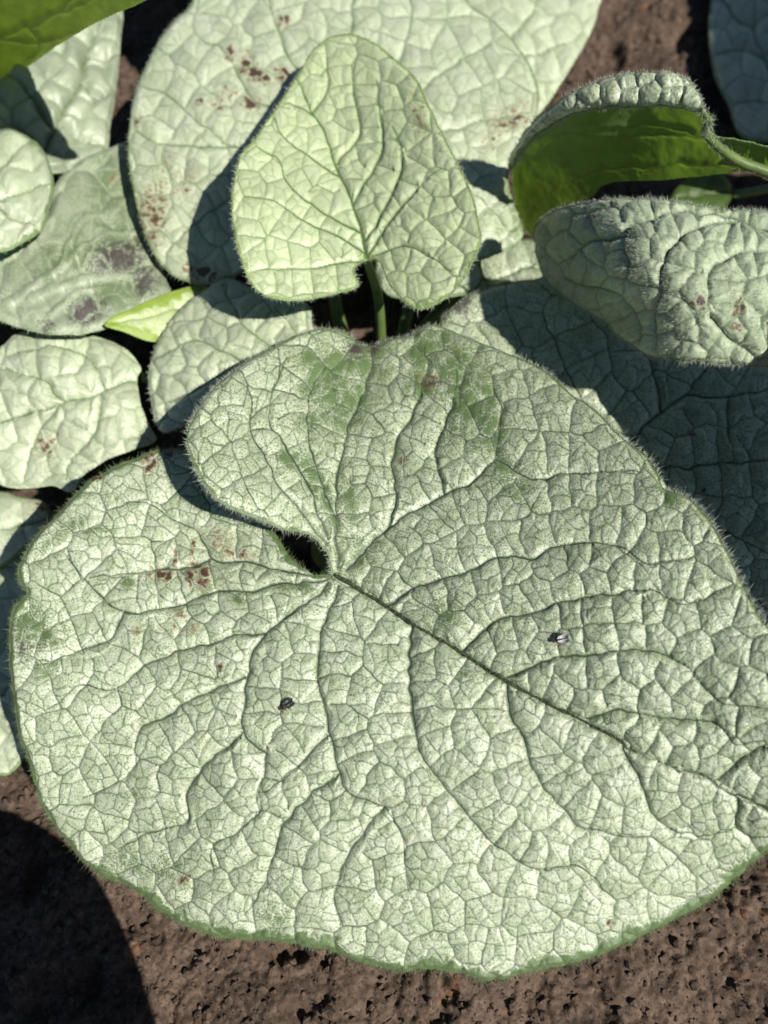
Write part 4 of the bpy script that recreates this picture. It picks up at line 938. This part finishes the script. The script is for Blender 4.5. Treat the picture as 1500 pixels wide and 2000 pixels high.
# ---- half-hidden leaves low in the gaps
def low_leaf(parent, crown, outline, ctrl, vein, mat, seed, label=None, **kw):
    L = patch(outline, ctrl, 3.2, 64, 24, vein, (0.8, 0.18), 0.7, seed=seed, vdark=(0.5, 0.25), **kw)
    o = leaf('leaf', parent, [L], TOP(mat), label)
    b = vein[0][0][0]
    petiole(o, P(b[0], b[1], float(L.hf(np.array([b[0]]), np.array([b[1]]))[0]) - 0.0008), crown, 0.0017)
    return o, L
low_leaf(plant1, G1, [(-60, 970), (0, 962), (45, 972), (88, 982), (100, 1005), (85, 1040), (45, 1075), (0, 1110), (-60, 1120), (-110, 1050)], [(-80, 1000, 2.0), (45, 972, 2.0), (98, 1005, 1.9), (0, 1110, 1.7), (0, 1030, 2.3)], [([(98, 1010), (30, 1030), (-90, 1050)], 4)], 'pale', 60, 'small pale leaf with a tan scorched tip', brown=[(75, 998, 26, 16, 0, .5)])
low_leaf(plant1, G1, [(-80, 1150), (-20, 1080), (60, 1060), (140, 1110), (170, 1250), (130, 1400), (60, 1470), (30, 1505), (0, 1515), (-70, 1490), (-110, 1320)], [(-80, 1200, 1.3), (60, 1060, 1.5), (160, 1250, 1.6), (60, 1470, 1.2), (0, 1515, 1.0), (0, 1300, 1.6)], [([(150, 1150), (80, 1250), (0, 1360), (-80, 1450)], 4)], 'pale', 61, 'leaf hidden in the shade under the huge leaf')
low_leaf(plant1, G1, [(900, 500), (960, 480), (1040, 470), (1100, 500), (1090, 580), (1020, 600), (940, 590), (890, 560)], [(900, 500, 3.3), (1040, 470, 3.5), (1090, 580, 3.6), (940, 590, 3.3), (990, 530, 3.7)], [([(900, 560), (980, 540), (1080, 510)], 4)], 'hero', 62, 'shaded leaf between the lime leaf and the woolly leaf')
low_leaf(plant2, G2, [(1305, 400), (1330, 360), (1370, 335), (1410, 340), (1430, 380), (1400, 420), (1340, 430)], [(1305, 400, 3.0), (1410, 340, 3.0), (1400, 420, 2.8), (1360, 380, 3.3)], [([(1430, 380), (1370, 385), (1310, 400)], 4)], 'under', 63, 'green leaf in the dark gap behind the woolly leaf')

og = towards_sun([(598, 565), (670, 548), (752, 558), (768, 600), (748, 636), (670, 645), (602, 635)], 0.0, 0.042)  # hidden leaf added only to cast shade on the soil gap
low_leaf(plant1, G1, og, [(a, b, 4.2) for a, b in og], [([og[4], tuple(np.mean(og, 0)), og[1]], 4)], 'hero', 65)

# ---- flies
def ellipsoid(c, r, nu=10, nv=7):
    V = []; F = []; T = []
    for j in range(1, nv):
        th = math.pi * j / nv
        for i in range(nu):
            a = 2 * math.pi * i / nu
            V.append([c[0] + r[0] * math.cos(th), c[1] + r[1] * math.sin(th) * math.cos(a), c[2] + r[2] * math.sin(th) * math.sin(a)])
    for j in range(nv - 2):
        for i in range(nu): F.append([j * nu + i, j * nu + (i + 1) % nu, (j + 1) * nu + (i + 1) % nu, (j + 1) * nu + i])
    V.append([c[0] + r[0], c[1], c[2]]); V.append([c[0] - r[0], c[1], c[2]])
    for i in range(nu):
        T.append([len(V) - 2, (i + 1) % nu, i]); T.append([len(V) - 1, (nv - 2) * nu + i, (nv - 2) * nu + (i + 1) % nu])
    return V, F, T

def fly(x, y, pt, ang, label, wing, S=1.0):
    k = np.argmin((pt.x - x) ** 2 + (pt.y - y) ** 2)
    p, nrm = pt.V[k], pt.normal[k]
    root = bpy.data.objects.new('fly', None); col.objects.link(root); root.empty_display_size = 0.002
    h = pt.hf(np.array([x, x + math.cos(ang) * 20]), np.array([y, y - math.sin(ang) * 20]))
    fw = P(x + math.cos(ang) * 20, y - math.sin(ang) * 20, h[1]) - P(x, y, h[0])
    fw -= nrm * np.dot(fw, nrm); fw /= np.linalg.norm(fw); lf = np.cross(nrm, fw)
    root.matrix_basis = Matrix(((fw[0] * S, lf[0] * S, nrm[0] * S, p[0]), (fw[1] * S, lf[1] * S, nrm[1] * S, p[1]), (fw[2] * S, lf[2] * S, nrm[2] * S, p[2]), (0, 0, 0, 1)))
    root['label'] = label; root['category'] = 'fly'; root['group'] = 'flies on the huge leaf'
    mm = 0.001
    def part(name, geo, mat):
        V, F, T = geo
        o = mesh_obj(name, np.array(V) * mm, [f for f in (F, T) if f], [mat], root)
        o.matrix_parent_inverse = Matrix.Identity(4)
        return o
    part('abdomen', ellipsoid((-0.75, 0, 0.62), (0.95, 0.52, 0.46)), M['fly'])
    part('thorax', ellipsoid((0.45, 0, 0.72), (0.58, 0.48, 0.48)), M['fly'])
    hd = part('head', ellipsoid((1.12, 0, 0.66), (0.30, 0.42, 0.36)), M['fly'])
    for s in (-1, 1):
        e = part('eye', ellipsoid((1.2, 0.24 * s, 0.74), (0.22, 0.2, 0.25), 8, 6), M['flyleg'])
        # wing: thin plate along the back
        outl = [(0.45, 0.22), (0.1, 0.62), (-0.7, 0.86), (-1.5, 0.78), (-1.95, 0.45), (-1.7, 0.12), (-0.8, 0.05)]
        V = [[a, s * b, 1.16 - 0.05 * abs(a) + 0.06 * b] for a, b in outl] + [[a, s * b, 1.13 - 0.05 * abs(a) + 0.06 * b] for a, b in outl]
        n7 = len(outl)
        F = [[i, (i + 1) % n7, n7 + (i + 1) % n7, n7 + i] for i in range(n7)]
        T = [[0, i, i + 1] for i in range(1, n7 - 1)] + [[n7, n7 + i + 1, n7 + i] for i in range(1, n7 - 1)]
        part('wing', (V, F, T), wing)
        for lx, fx_ in ((0.75, 1.35), (0.4, 0.35), (0.1, -0.75)):
            pts = np.array([(lx, 0.3 * s, 0.5), ((lx + fx_) / 2, 0.85 * s, 0.62), (fx_, 1.25 * s, -0.02)]) * mm
            o = tube('leg', pts, [0.06 * mm, 0.05 * mm, 0.03 * mm], M['flyleg'], root, 5)
            o.matrix_parent_inverse = Matrix.Identity(4)
    return root
fly(563, 1381, hl, math.radians(212), 'dark fly sitting on the lower lobe of the huge leaf', M['wingd'], 1.15)
fly(1098, 1251, hu, math.radians(190), 'small fly with silvery wings on the upper half of the huge leaf', M['wingp'], 1.1)

# ---- added plant, out of view; its leaf is shaped to throw the soil shadow
CR4 = np.array([-0.10, -0.20, 0.0])
shadow_plant = bpy.data.objects.new('silver_leaf_plant', None); col.objects.link(shadow_plant); shadow_plant.empty_display_size = 0.02
shadow_plant.location = CR4
shadow_plant['label'] = 'added unseen plant whose raised leaf throws the dark rounded shadow on bare soil'; shadow_plant['category'] = 'plant'; shadow_plant['group'] = 'silver-leaved plants in the bed'
sh_px = np.array([(-60, 1585), (60, 1608), (170, 1690), (250, 1830), (300, 1960), (312, 2080), (230, 2180), (60, 2200), (-120, 2120), (-230, 1980), (-240, 1800), (-170, 1650)], float)
occ = P(sh_px[:, 0], sh_px[:, 1], 0.0) + SUN * (0.10 / SUN[2])
oq = unproject(occ)
L21 = patch([tuple(q) for q in oq], lambda x, y: np.full(np.shape(x), 0.10), 9.0, 180, 60, [([tuple(oq[7]), tuple(oq.mean(0)), tuple(oq[1])], 8)], (0.9, 0.2), 0.8, seed=64)
l21 = leaf('leaf', shadow_plant, [L21], TOP('hero'))
petiole(l21, P(oq[7][0], oq[7][1], 0.0995), CR4 - [0, 0, .004], 0.002)
